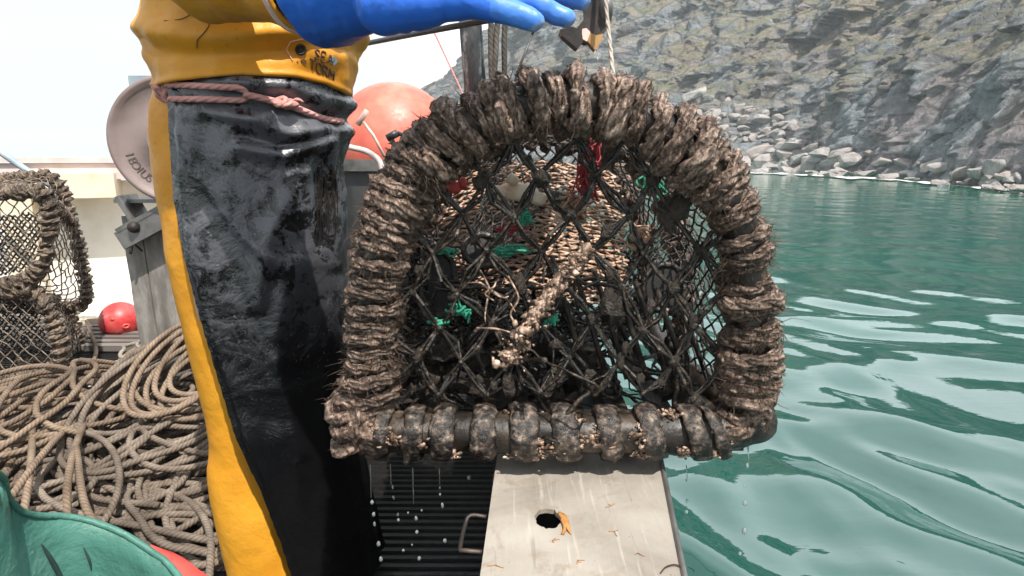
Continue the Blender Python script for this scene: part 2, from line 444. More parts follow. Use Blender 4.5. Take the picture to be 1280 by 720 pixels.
# water
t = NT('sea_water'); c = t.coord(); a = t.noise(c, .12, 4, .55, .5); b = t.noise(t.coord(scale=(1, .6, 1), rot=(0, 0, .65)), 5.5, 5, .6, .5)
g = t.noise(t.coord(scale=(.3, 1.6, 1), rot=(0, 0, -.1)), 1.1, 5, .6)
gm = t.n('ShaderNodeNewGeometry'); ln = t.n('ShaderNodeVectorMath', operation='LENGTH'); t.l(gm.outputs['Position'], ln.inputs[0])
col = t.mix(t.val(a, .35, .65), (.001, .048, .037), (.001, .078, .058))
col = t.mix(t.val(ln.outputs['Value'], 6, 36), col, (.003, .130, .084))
n1 = t.bump(b, .055, .03); n2 = t.bump(g, .07, .10, n1)
M['water'] = t.set(Base_Color=col, Roughness=.02, IOR=1.6, Specular_IOR_Level=.85, Normal=n2)
t = NT('foam'); a = t.noise(t.coord(), 4, 5); M['foam'] = t.set(Base_Color=t.ramp(a, [(.3, (.4, .45, .42)), (.6, (.68, .70, .68))]), Roughness=.8)

# rock
def rock(name, grass=True, tint=1.0):
    t = NT(name); gm = t.n('ShaderNodeNewGeometry'); c = t.coord()
    st = t.coord(scale=(.55, .55, 1.0), rot=(.35, .7, .2))
    big = t.noise(c, .10, 4, .6); mid = t.noise(st, .9, 7, .68, .6); fine = t.noise(c, 3.2, 6, .7); hue = t.noise(c, .2, 3, .5)
    col = t.ramp(mid, [(.28, (.07 * tint, .07 * tint, .075 * tint)), (.42, (.15 * tint, .157 * tint, .17 * tint)), (.55, (.245 * tint, .252 * tint, .265 * tint)), (.74, (.42 * tint, .405 * tint, .40 * tint))])
    col = t.mix(t.val(hue, .5, .64, 0, .55), col, (.27, .215, .22))
    vf = t.noise(t.coord(scale=(1, 1, .16)), 1.1, 6, .65, .4); col = t.mix(t.val(vf, .5, .36, 0, .55), col, (.12, .115, .12))
    col = t.mix(t.val(big, .56, .68, 0, .6), col, (.33, .27, .20))
    col = t.mix(t.val(hue, .48, .36, 0, .5), col, (.21, .25, .28))
    nrm = gm.outputs['Normal']; sx = t.n('ShaderNodeSeparateXYZ'); t.l(nrm, sx.inputs[0])
    if grass:
        po = t.n('ShaderNodeSeparateXYZ'); t.l(gm.outputs['Position'], po.inputs[0])
        gn = t.noise(c, .10, 8, .62)
        k = t.math('ADD', t.math('MULTIPLY', sx.outputs[2], 1.0), t.math('MULTIPLY', t.math('SUBTRACT', gn, .5), 1.5))
        k = t.math('MULTIPLY', t.val(k, .46, .72), t.val(po.outputs[2], 3.0, 8.0))
        gc = t.ramp(t.noise(c, .5, 7, .7), [(.3, (.075, .09, .04)), (.46, (.13, .135, .06)), (.56, (.22, .18, .115)), (.75, (.31, .25, .185))])
        col = t.mix(t.math('MULTIPLY', k, .72), col, gc)
    v = t.n('ShaderNodeTexVoronoi', feature='DISTANCE_TO_EDGE'); v.inputs['Scale'].default_value = .42
    wv = t.n('ShaderNodeVectorMath', operation='ADD'); t.l(st, wv.inputs[0]); t.l(t.n('ShaderNodeTexNoise', i_Scale=.5).outputs['Color'], wv.inputs[1])
    t.l(wv.outputs[0], v.inputs['Vector'])
    crack = t.val(v.outputs['Distance'], 0, .12)
    col = t.mix(t.val(crack, 0, .5, .65, 0), col, (.05, .048, .05))
    h = t.math('ADD', t.math('MULTIPLY', t.math('ADD', mid, t.math('MULTIPLY', vf, .9)), 1.5), t.math('ADD', t.math('MULTIPLY', fine, .5), t.math('MULTIPLY', crack, .25)))
    return t.set(Base_Color=col, Roughness=.9, Normal=t.bump(h, .9, .5), Specular_IOR_Level=.2)
M['cliff'] = rock('cliff_rock')
t = NT('boulder_rock'); c = t.coord(); a = t.noise(c, 1.6, 6, .65, .3); b = t.noise(c, 6, 6, .7); oi = t.n('ShaderNodeObjectInfo')
col = t.ramp(a, [(.3, (.17, .165, .165)), (.5, (.30, .29, .285)), (.7, (.43, .41, .395))])
col = t.mix(t.val(oi.outputs['Random'], 0, 1, 0, .55), col, (.36, .29, .26))
M['boulder'] = t.set(Base_Color=col, Roughness=.85, Normal=t.bump(t.math('ADD', a, t.math('MULTIPLY', b, .4)), .6, .25), Specular_IOR_Level=.25)

# ------------------------------------------------------------ world, sun, camera
SUN = np.array([.25, -.48, .93]); SUN /= np.linalg.norm(SUN)
elev = math.asin(SUN[2]); az = math.atan2(SUN[0], SUN[1])
W = bpy.data.worlds.new('World'); S.world = W; W.use_nodes = True
nt = W.node_tree; bg = nt.nodes['Background']; bg.inputs[1].default_value = 0.10
sky = nt.nodes.new('ShaderNodeTexSky'); sky.sky_type = 'NISHITA'; sky.sun_disc = False
sky.sun_elevation = elev; sky.sun_rotation = az; sky.air_density = 1.0; sky.dust_density = 2.5; sky.ozone_density = 1.0
tc = nt.nodes.new('ShaderNodeTexCoord'); mp = nt.nodes.new('ShaderNodeMapping'); mp.inputs['Scale'].default_value = (1, 1, 2.2)
no = nt.nodes.new('ShaderNodeTexNoise'); no.inputs['Scale'].default_value = 1.6; no.inputs['Detail'].default_value = 6
mr = nt.nodes.new('ShaderNodeMapRange'); mr.inputs[1].default_value = .3; mr.inputs[2].default_value = .62; mr.inputs[3].default_value = .7; mr.inputs[4].default_value = .97
mx = nt.nodes.new('ShaderNodeMix'); mx.data_type = 'RGBA'; mx.inputs[7].default_value = (9.0, 9.5, 9.9, 1)
# made-up sky glare over the land, added to brighten the water's reflections
dt = nt.nodes.new('ShaderNodeVectorMath'); dt.operation = 'DOT_PRODUCT'; dt.inputs[1].default_value = Vector((.55, .68, .48)).normalized()
nt.links.new(tc.outputs['Generated'], dt.inputs[0])
gb = nt.nodes.new('ShaderNodeMapRange'); gb.interpolation_type = 'SMOOTHSTEP'; gb.inputs[1].default_value = .58; gb.inputs[2].default_value = .82; gb.inputs[3].default_value = 1.0; gb.inputs[4].default_value = 2.25
nt.links.new(dt.outputs['Value'], gb.inputs[0])
gm_ = nt.nodes.new('ShaderNodeVectorMath'); gm_.operation = 'SCALE'; gm_.inputs[0].default_value = (7.2, 7.75, 8.05); nt.links.new(gb.outputs[0], gm_.inputs['Scale'])
nt.links.new(gm_.outputs[0], mx.inputs[7])
nt.links.new(tc.outputs['Generated'], mp.inputs[0]); nt.links.new(mp.outputs[0], no.inputs['Vector']); nt.links.new(no.outputs['Fac'], mr.inputs[0])
nt.links.new(mr.outputs[0], mx.inputs[0]); nt.links.new(sky.outputs[0], mx.inputs[6]); nt.links.new(mx.outputs[2], bg.inputs[0])
sl = bpy.data.lights.new('sun', 'SUN'); sl.energy = 5.0; sl.angle = R(.6); sl.color = (1, .95, .87)
so = bpy.data.objects.new('sun', sl); COL.objects.link(so)
so.rotation_euler = Vector((-SUN[0], -SUN[1], -SUN[2])).to_track_quat('-Z', 'Y').to_euler(); so.location = (5, -2, 9)
cd = bpy.data.cameras.new('camera'); cd.sensor_width = 36; cd.lens = 36 * F / 1280; cd.clip_start = .02; cd.clip_end = 6000
co = bpy.data.objects.new('camera', cd); COL.objects.link(co); co.location = CAM; co.rotation_euler = (PI / 2 - P, 0, 0); S.camera = co
S.view_settings.view_transform = 'Standard'; S.view_settings.look = 'None'; S.view_settings.gamma = 1; S.view_settings.exposure = 0.52
S.view_settings.use_curve_mapping = False
S.cycles.use_denoising = True; S.cycles.max_bounces = 6; S.cycles.caustics_reflective = False; S.cycles.caustics_refractive = False
# ============================================================ SEA
def sea():
    angs = np.concatenate([np.arange(-150, -6, 3.0), np.arange(-6, 56, .33), np.arange(56, 150, 3.0)]) * PI / 180
    rs = [0.35]
    while rs[-1] < 1250: rs.append(rs[-1] + max(.013, rs[-1] * .0095))
    rs = np.array(rs)
    A, Rr = np.meshgrid(angs, rs)
    X = np.sin(A) * Rr; Y = np.cos(A) * Rr
    g = np.random.default_rng(21)
    wx = fbm(np.stack([X * .55, Y * .55, X * 0 + .3], -1), 2, 5); wy = fbm(np.stack([X * .55, Y * .55, X * 0 + 9.3], -1), 2, 8)
    Xw = X + .42 * wx; Yw = Y + .42 * wy
    H = np.zeros_like(X)
    for lam, amp in ((2.6, .014), (1.9, .016), (1.4, .0175), (1.05, .0180), (.8, .0150), (.62, .0112), (.47, .0088), (.36, .0050), (.27, .0030), (.19, .0014), (.13, .0007)):
        for q in range(3):
            th = R(42) + g.normal(0, .62); l = lam * g.uniform(.85, 1.18); k = 2 * PI / l; ph = g.uniform(0, 2 * PI)
            s = np.sin(k * (Xw * math.cos(th) + Yw * math.sin(th)) + ph)
            fade = np.clip(1.3 - Rr * .0095 * 4 / l, 0, 1)
            H += amp * .62 * fade * (s + .25 * s * s)
    H *= .28 + .72 * np.clip((7.0 - Rr) / 4.6, 0, 1) ** 1.2
    m = MB(); G = np.stack([X, Y, WATER + H], -1)
    m.sheet(G)
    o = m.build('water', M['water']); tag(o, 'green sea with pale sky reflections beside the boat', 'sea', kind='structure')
sea()

# ============================================================ CLIFF
PXS = np.array([330, 400, 450, 515, 560, 600, 640, 700, 800, 900, 1000, 1100, 1200, 1280, 1400, 1700, 2300])
PYS = np.array([200., 201, 202, 203, 204, 205, 206, 207.5, 210, 213, 217, 222.5, 230, 238, 248, 272, 330])
BASE = np.array([on_z(a, b, WATER)[:2] for a, b in zip(PXS, PYS)])
HGT = np.array([.3, 3.0, 11, 23, 31, 36, 40, 34, 26, 21.5, 18.5, 15.5, 12.3, 10.6, 9.4, 8, 7])
SETB = np.array([.9, .8, .7, .6, .6, .65, .7, .85, 1.0, .95, .85, .75, .68, .65, .65, .6, .6])
arc = np.concatenate([[0], np.cumsum(np.linalg.norm(np.diff(BASE, axis=0), axis=1))])
def cliff_param(u):
    """u: arc length -> base xy, inland normal, height, setback ratio"""
    b = np.stack([np.interp(u, arc, BASE[:, k]) for k in (0, 1)], -1)
    e = 4.0
    b1 = np.stack([np.interp(u + e, arc, BASE[:, k]) for k in (0, 1)], -1); b0 = np.stack([np.interp(u - e, arc, BASE[:, k]) for k in (0, 1)], -1)
    t = b1 - b0; t /= np.linalg.norm(t, axis=-1, keepdims=True)
    n = np.stack([-t[..., 1], t[..., 0]], -1)
    return b, n, np.interp(u, arc, HGT), np.interp(u, arc, SETB), t
# headland columns sit closer together where the cliff is near
us = [0.0]
while us[-1] < arc[-1]:
    b = np.array([np.interp(us[-1], arc, BASE[:, k]) for k in (0, 1)])
    us.append(us[-1] + max(.10, np.linalg.norm(b) * .0052))
us = np.array(us)
vs = np.linspace(0, 1, 210) ** 1.15
def cliff_surface(U, V):
    b, n, h, sb, t = cliff_param(U)
    # face: a steep foot, a slope, a steep upper crag
    px = np.interp(U, arc, PXS)
    steep = np.clip((px - 930) / 160, 0, 1)
    foot = np.clip(V / .46, 0, 1); up = np.clip((V - .46) / .54, 0, 1)
    set_a = foot * .34 + up * .66
    set_b = V ** .8 * .75 + .25 * np.clip((V - .3) / .7, 0, 1)
    sbk = h * sb * (steep * set_a + (1 - steep) * set_b)
    z = WATER - .6 + (h + .6) * V
    p = np.stack([b[..., 0] + n[..., 0] * sbk, b[..., 1] + n[..., 1] * sbk, z], -1)
    q = np.stack([U, sbk * .8, z], -1)
    # tilted beds: rotate, squash
    c, s = math.cos(.62), math.sin(.62)
    bed = np.stack([(q[..., 0] * c + q[..., 2] * s) * .10, q[..., 1] * .12, (-q[..., 0] * s + q[..., 2] * c) * .55], -1)
    qa = bed[..., :1] * 0 + q + 1.1 * np.stack([fbm(q * .22, 3, 91), fbm(q * .22, 3, 92), fbm(q * .22, 3, 93)], -1)
    ca, sa = math.cos(.30), math.sin(.30); b1 = qa[..., 0] * ca + qa[..., 2] * sa; b2 = -qa[..., 0] * sa + qa[..., 2] * ca
    def blocks(w, h, s):
        r_ = np.floor(b2 / h); i_ = np.floor(b1 / w + .5 * _h(r_.astype(np.int64), r_.astype(np.int64) * 0, r_.astype(np.int64) * 0, s)).astype(np.int64); return _h(i_, r_.astype(np.int64), i_ * 0 + 5, s + 1)
    blk_ = 1.1 * blocks(8.0, 13.0, 45) + .75 * blocks(3.4, 6.5, 5) + .55 * blocks(1.5, 3.2, 15) + .28 * blocks(.7, 1.3, 25)
    d = 1.5 * fbm(q * .075, 3, 3) + blk_ + .25 * (ridged(bed, 4, 11) - .9) + .9 * (ridged(q * np.array([.24, .2, .05]), 4, 31) - .9) + .9 * vnoise(q * np.array([.11, .1, .03]), 71)
    st = bed[..., 2] * 2.2 + .5 * fbm(q * .12, 2, 4)
    d = d + .32 * (np.abs((st % 1) - .5) * 2 - .5) + .25 * fbm(q * .9, 4, 77) + .10 * fbm(q * 2.6, 3, 79)
    gul = np.exp(-((px - 905) / 60) ** 2) * 2.0 * np.clip(V * 3, 0, 1)
    d = -d + gul * np.clip(h / 25, 0, 1)
    amp = np.clip(h / 18, .02, 1) * np.clip(.25 + V * 6, 0, 1)
    near = np.clip(np.linalg.norm(b, axis=-1) / 55, .35, 1.0)
    d = d * amp * near
    p[..., 0] += n[..., 0] * d; p[..., 1] += n[..., 1] * d
    p[..., 2] += .35 * fbm(q * .35, 3, 50) * amp
    return p
U, V = np.meshgrid(us, vs, indexing='ij')
G = cliff_surface(U, V)
# land behind the crest
b, n, h, sb, t = cliff_param(us)
for k, (dd, dz) in enumerate(((14, 3), (60, 6), (200, -2))):
    top = G[:, -1 - k].copy() if k == 0 else G[:, -1].copy()
    top[:, 0] += n[:, 0] * dd; top[:, 1] += n[:, 1] * dd; top[:, 2] += dz * np.clip(h / 20, 0, 1)
    G = np.concatenate([G, top[:, None]], 1)
m = MB(); m.sheet(G)
o = m.build('cliff', M['cliff'], smooth=True); tag(o, 'grey slate sea cliff with grassy ledges above the cove', 'cliff', kind='structure')
CL_BVH = BVHTree.FromPolygons([Vector(x) for x in m.verts()], m.f)

# ------------------------------------------------------------ boulders
def boulder_mesh(seed):
    g = np.random.default_rng(seed); bm = bmesh.new()
    pts = g.normal(0, 1, (16, 3)); pts /= np.linalg.norm(pts, axis=1, keepdims=True); pts *= g.uniform(.72, 1.08, (16, 1)) * np.array([1, .8, .62])
    vs_ = [bm.verts.new(p) for p in pts]
    r = bmesh.ops.convex_hull(bm, input=vs_)
    for v in [x for x in bm.verts if not x.link_faces]: bm.verts.remove(v)
    bmesh.ops.bevel(bm, geom=list(bm.edges), offset=.035, segments=1, affect='EDGES', profile=.6)
    bmesh.ops.triangulate(bm, faces=bm.faces)
    bmesh.ops.subdivide_edges(bm, edges=[e for e in bm.edges if e.calc_length() > .35], cuts=2)
    co_ = np.array([v.co for v in bm.verts])
    d = .05 * fbm(co_ * 3 + seed, 3, seed)
    for v, k in zip(bm.verts, d): v.co = v.co * (1 + k)
    me = bpy.data.meshes.new('boulder'); bm.to_mesh(me); bm.free()
    me.polygons.foreach_set('use_smooth', [False] * len(me.polygons)); me.materials.append(M['boulder']); return me
BM = [boulder_mesh(100 + k) for k in range(9)]
g = np.random.default_rng(5)
def place_boulder(px, py, wpx, label=None, flat=1.0, rz=None, tilt=None):
    d = ray(px, py); hit = CL_BVH.ray_cast(Vector(CAM), Vector(d))
    p = np.array(hit[0]) if hit[0] is not None else None
    w = on_z(px, py, WATER + .15) if d[2] < 0 else None
    if p is None or (w is not None and w[1] < p[1]): p = w
    if p is None: return
    s = wpx / F * p[1] * .5
    o = bpy.data.objects.new('boulder', BM[int(g.integers(0, 9))]); COL.objects.link(o)
    o.location = p - np.array([0, .25 * s, 0.05 * s]); o.scale = (s * 1.05, s * g.uniform(.8, 1.1), s * flat * g.uniform(.85, 1.15))
    o.rotation_euler = (g.normal(0, .22), g.normal(0, .25), g.uniform(0, 2 * PI) if rz is None else rz) if tilt is None else tilt
    tag(o, label or 'grey angular boulder in the rockfall at the foot of the cliff', 'boulder', 'boulders along the foot of the cliff')
place_boulder(1028, 190, 46, 'long pale flat boulder lying alone across the top of the rockfall', .55, 0, (.1, .1, .1))
place_boulder(1238, 207, 36, 'rounded blue-grey boulder standing against the dark cliff wall', 1.5)
place_boulder(1168, 205, 44, 'broad pinkish boulder with a peaked top at the waterline', .8)
place_boulder(1205, 218, 50, 'low tan wedge of rock running down into the water', .6)
place_boulder(893, 143, 26, 'white-topped block perched highest in the rockfall gully', 1.1)
place_boulder(868, 118, 40, 'large smooth grey slab leaning on the slope above the rockfall', .8)
for k in range(75):
    x = g.uniform(850, 1000); place_boulder(x, g.uniform(118 + abs(x - 890) * .35, 186), g.uniform(9, 26), None, g.uniform(.7, 1.1))
for k in range(34):
    x = g.uniform(885, 1090); place_boulder(x, 182 + g.uniform(0, 24) + (x - 900) * .02, g.uniform(20, 46), None, g.uniform(.5, .9))
for k in range(26):
    x = g.uniform(1050, 1275); place_boulder(x, np.interp(x, [1050, 1280], [203, 232]) + g.uniform(-12, 4), g.uniform(16, 40), None, g.uniform(.5, .95))
for k in range(40):
    x = g.uniform(900, 1275); place_boulder(x, np.interp(x, PXS, PYS) - g.uniform(-1, 5), g.uniform(12, 38), None, g.uniform(.4, .7))
# foam line along the shore
m = MB(); L = np.linspace(880, 1330, 420); rows = []
for x in L:
    y = np.interp(x, PXS, PYS) + 1.2 + 1.2 * float(vnoise(np.array([x * .05, .3, .1]), 3)); wd = 1.3 + 1.5 * float(vnoise(np.array([x * .09, 4.3, .1]), 9))
    wd = max(.04, wd * .75 - .35)
    rows.append([on_z(x, y - wd, WATER + .06), on_z(x, y + wd, WATER + .06)])
m.sheet(rows); tag(m.build('sea_foam', M['foam']), 'thin white line of surf along the rocks', 'foam', kind='stuff')

# ============================================================ BOAT
boat = thing('fishing_boat', 'open fishing boat with ribbed black deck and a worn metal rail plate', 'boat', (-1.2, 1.5, 0))
ZP = RAIL
c = {}
def lerp_edge(a, b, Y):
    t_ = (Y - a[1]) / (b[1] - a[1]); return a + (b - a) * t_
LA, LB = on_z(600, 720, ZP), on_z(620, 580, ZP)
RA, RB = on_z(858, 720, ZP), on_z(829, 580, ZP)
Yn, Yf = .25, 1.0
q = [lerp_edge(LA, LB, Yn), lerp_edge(RA, RB, Yn), lerp_edge(RA, RB, Yf), lerp_edge(LA, LB, Yf)]
hc = on_z(685, 648, ZP); hr = abs(on_z(701, 648, ZP)[0] - hc[0])
bm = bmesh.new()
ov = [bm.verts.new(x) for x in q]; oe = [bm.edges.new((ov[i], ov[(i + 1) % 4])) for i in range(4)]
gg = np.random.default_rng(3)
hv = [bm.verts.new((hc[0] + hr * (1 + .06 * gg.normal()) * math.cos(a), hc[1] + hr * 1.35 * (1 + .06 * gg.normal()) * math.sin(a), ZP)) for a in np.arange(28) * 2 * PI / 28]
he = [bm.edges.new((hv[i], hv[(i + 1) % 28])) for i in range(28)]
r = bmesh.ops.triangle_fill(bm, use_beauty=True, edges=oe + he, normal=(0, 0, 1))
bad = [f for f in bm.faces if (Vector(f.calc_center_median()) - Vector(hc)).length < hr * .8 and all(v in hv for v in f.verts)]
bmesh.ops.delete(bm, geom=bad, context='FACES_ONLY')
ex = bmesh.ops.extrude_face_region(bm, geom=bm.faces[:])
bmesh.ops.translate(bm, vec=(0, 0, -.006), verts=[x for x in ex['geom'] if isinstance(x, bmesh.types.BMVert)])
bmesh.ops.recalc_face_normals(bm, faces=bm.faces)
bm.verts.index_update()
m = MB(); m.add([v.co[:] for v in bm.verts], [[v.index for v in f.verts] for f in bm.faces]); bm.free()
plate = m.build('rail_plate', M['plate'], boat, smooth=False)
# bulwark (hollow, walls 2 cm) under the plate and forward
m = MB()
xi0, xi1 = q[0][0] + .012, q[3][0] + .012
def wall(x0, y0, x1, y1, z0, z1, th):
    d = np.array([x1 - x0, y1 - y0]); L_ = np.linalg.norm(d); d /= L_; nn = np.array([-d[1], d[0]])
    ax = np.array([[d[0], d[1], 0], [nn[0], nn[1], 0], [0, 0, 1.]])
    m.box(((x0 + x1) / 2, (y0 + y1) / 2, (z0 + z1) / 2), (L_, th, z1 - z0), ax)
wall(q[0][0] + .012, -1.2, q[3][0] + .012, 2.3, .0, ZP - .008, .02)
wall(.165, -1.2, .165, 2.3, -1.0, ZP - .008, .02)
m.box((.06, 1.66, ZP - .02), (.21, 1.30, .02))
m.build('bulwark', M['deck_dark'], boat, smooth=False)
# bent edge of the plate, grab loop, rust flake by the hole
m = MB(); m.tube([lerp_edge(RA, RB, y) + np.array([-.002, 0, .001]) for y in np.linspace(Yn, Yf, 20)], .0035, 6); m.build('plate_edge', M['steel'], plate)
m = MB(); a = on_z(604, 646, ZP - .01); b_ = on_z(596, 690, ZP - .01)
m.tube(resample([a + [.004, 0, 0], a + [-.016, 0, .002], a + [-.022, -.012, -.004], b_ + [-.02, .012, -.004], b_ + [-.014, 0, .002], b_ + [.006, 0, 0]], 30), .0026, 7); m.build('grab_loop', M['brownsteel'], plate)
m = MB(); pts = [on_z(699, 640, ZP + .002), on_z(707, 650, ZP + .004), on_z(710, 660, ZP + .003), on_z(714, 668, ZP + .001)]
m.tube(resample(pts, 14), np.array([.003, .006, .0075, .008, .008, .007, .007, .006, .006, .005, .004, .003, .002, .001]) * .55, 7, sq=(1, .4)); m.tube(resample([on_z(702, 648, ZP + .003), on_z(706, 660, ZP + .002), on_z(703, 668, ZP + .001)], 8), .0022, 6)
m.build('rust_flake', M['rust'], plate)
for (x, y) in ((768, 664), (765, 632), (620, 706), (722, 700), (690, 676), (797, 691)):
    a = on_z(x, y, ZP + .0008); m = MB()
    for k in range(3):
        dd = gg.normal(0, .0030, 2); m.tube([a, a + [dd[0], dd[1], 0], a + [dd[0] * 1.6 + .001, dd[1] * 1.3, 0]], .0004, 5)
    m.build('rust_scratch', M['rust'], plate)
m = MB(); m.tube(resample([on_z(x, y, ZP + .002) for x, y in ((826, 716), (832, 709), (843, 706), (852, 709), (856, 716))], 16), .0009, 6); m.build('weed_thread', M['weed'], plate)
# deck : black ribbed matting, ribs run across
m = MB(); ys = []; zs = []
y = -1.2
while y < 5.6:
    for k, zz in ((0, 0), (.007, 0), (.011, .008), (.021, .009), (.025, .0)):
        ys.append(y + k); zs.append(zz)
    y += .031
xs = [-3.9, -3.0, -2.0, -1.0, xi0]
m.sheet([[(x, yy, zz) for x in xs] for yy, zz in zip(ys, zs)])
deckm = m.build('deck_matting', M['black_mat'], boat, smooth=False)
m = MB(); m.box((-1.95, 2.2, -.25), (4.2, 7.0, .48)); m.build('hull', M['hull'], boat, smooth=False)
# weathered slatted strip of deck by the port side
m = MB()
for k in range(15):
    m.box((-2.35 + .01 * gg.normal(), 3.02 + k * .075, .03), (1.9, .048, .03))
m.build('deck_slats', M['slat'], boat, smooth=False)
# foredeck locker under the buoy
zt = at(450, 200, 2.45)[2]
m = MB(); m.box((-.40, 3.07, .36), (1.15, 1.14, .72)); m.box((-.40, 2.47, zt / 2), (1.15, .05, zt - .002)); m.box((.155, 3.07, zt / 2 + .361), (.04, 1.14, zt - .724)); m.build('foredeck_locker', M['hull'], boat, smooth=False)
m = MB(); m.box((-.40, 2.44, zt - .02), (1.2, .05, .045)); m.build('locker_lip', M['steel'], boat, smooth=False)
# pipe handrail beside the buoy
m = MB(); m.tube(resample([at(400, 215, 2.1), at(424, 186, 2.1), at(446, 186, 2.1), at(466, 194, 2.1), at(478, 215, 2.1), at(486, 300, 2.1)], 40), .010, 10); m.build('handrail', M['pinkrail'], boat)
# port bulwark : white, lit by the sun
A_, B_ = np.array([-3.35, 3.75]), np.array([-1.1, 4.75])
dv = (B_ - A_) / np.linalg.norm(B_ - A_); nv = np.array([dv[1], -dv[0]])
AX = np.array([[dv[0], dv[1], 0], [nv[0], nv[1], 0], [0, 0, 1.]])
Lw = np.linalg.norm(B_ - A_)
def wp(s, off, z): return np.array([A_[0] + dv[0] * s + nv[0] * off, A_[1] + dv[1] * s + nv[1] * off, z])
m = MB(); m.box(wp(Lw / 2, -.03, .42), (Lw, .06, .84), AX); m.build('port_bulwark', M['white'], boat, smooth=False)
m = MB(); m.box(wp(Lw / 2, .03, .905), (Lw + .1, .22, .10), AX); m.box(wp(Lw / 2, .03, .975), (Lw + .14, .26, .03), AX); rl = m.build('capping_rail', M['pinkrail'], boat, smooth=False)
for s in (.28, 1.55, 2.2):
    m = MB(); m.box(wp(s, .06, .425), (.16, .12, .84), AX); m.build('stanchion', M['cream'], boat, smooth=False)
m = MB(); m.box(wp(.62, .12, .82), (.42, .24, .15), AX); m.build('rail_beam', M['cream'], boat, smooth=False)
m = MB(); m.box(wp(1.32, .16, .80), (.52, .10, .14), AX); fb = m.build('lamp_box', M['bluegrey'], boat, smooth=False)
for s in (1.15, 1.32):
    m = MB(); m.tube([wp(s, .20, .80), wp(s, .225, .80)], .052, 16); m.build('lamp', M['lens'], fb)
m = MB(); m.box(wp(1.48, .205, .80), (.16, .012, .11), AX); m.build('blue_panel', M['bluepaint'], fb, smooth=False)
m = MB(); m.box(wp(1.45, .34, .035), (1.7, .62, .07), AX); m.build('bench_step', M['cream'], boat, smooth=False)
m = MB(); m.box(wp(1.62, .4, .13), (.5, .12, .05), AX); m.build('loose_board', M['slat'], boat, smooth=False)
# mast
m = MB(); m.tube([at(600, 190, 3.1), at(588, 30, 3.1), at(583, -40, 3.1), at(577, -420, 3.1), [-.32, 3.1, 4.8]], [.056, .054, .053, .048, .04], 16); mast = m.build('mast', M['mast'], boat)
for k, (xa, xb, yb, Yq) in enumerate(((612, 616, 200, 3.0), (622, 617, 200, 3.0), (633, 628, 200, 3.02))):
    m = MB(); n_ = 40; tt = np.linspace(0, 1, n_); a = at(xa, -60, Yq); b_ = at(xb, yb, Yq)
    pth = a + (b_ - a) * tt[:, None] + .012 * np.stack([vnoise(np.stack([tt * 7 + k * 5, tt, tt], -1), k), vnoise(np.stack([tt * 6 + k * 3, tt, tt], -1), k + 3), tt * 0], -1)
    m.tube(pth, .013, 8, uvs=1); m.build('halyard', M['dark_rope'], boat)
m = MB(); m.tube([at(665, 44, 2.9), at(646, 92, 2.9), at(630, 160, 2.9)], .006, 6); m.tube([at(700, -60, 2.9), at(665, 44, 2.9)], .006, 6); m.build('stay_line', M['black'], boat)
m = MB(); m.tube([at(520, 0, 3.0), at(545, 45, 3.0), at(576, 112, 3.0), at(590, 150, 3.0)], .0045, 6); m.build('thin_stay', M['cord'], boat)
m = MB(); m.tube([at(-60, 150, 3.4), at(0, 190, 3.4), at(38, 216, 3.4), at(70, 236, 3.4)], .018, 8); m.build('boat_hook_pole', M['bluegrey'], boat)
# ============================================================ THE CREEL ON THE RAIL
YF, YB = .80, 1.42
creel = thing('lobster_creel', 'muddy rope-bound creel held upright on the metal rail plate, dripping water', 'creel', (.06, 1.0, RAIL))
DPX = [(463, 515), (464, 450), (466, 390), (474, 330), (491, 272), (519, 213), (566, 167), (630, 136), (700, 125), (768, 135), (832, 166), (886, 213), (920, 266), (934, 330), (938, 400), (936, 460), (930, 512)]
D = np.array([at(x, y, YF) for x, y in DPX])
DC = np.array([.063, 0, .83])
def hoop(y, sc=1.0, n=80):
    p = resample(D, n); q = p.copy(); q[:, 0] = DC[0] + (p[:, 0] - DC[0]) * sc; q[:, 2] = RAIL + .03 + (p[:, 2] - RAIL - .03) * sc; q[:, 1] = y
    return q
def disp(v, amp, sc, seed, o=3):
    return v + amp * np.stack([fbm(v * sc + 5 * k, o, seed + k) for k in range(3)], -1)
FUZZ = []
M['hole_shade'] = simple('painted_hole_shade', [(.3, (.004, .003, .003)), (.6, (.012, .009, .008))], 40, rough=(.5, .8), bump=.3)
M['dark_weed'] = fouled('dark_wet_weed', [(0.35, (.008, .006, .005)), (0.5, (.03, .022, .016)), (0.68, (.13, .1, .075))], rough=(.2, .6), spec=.5)
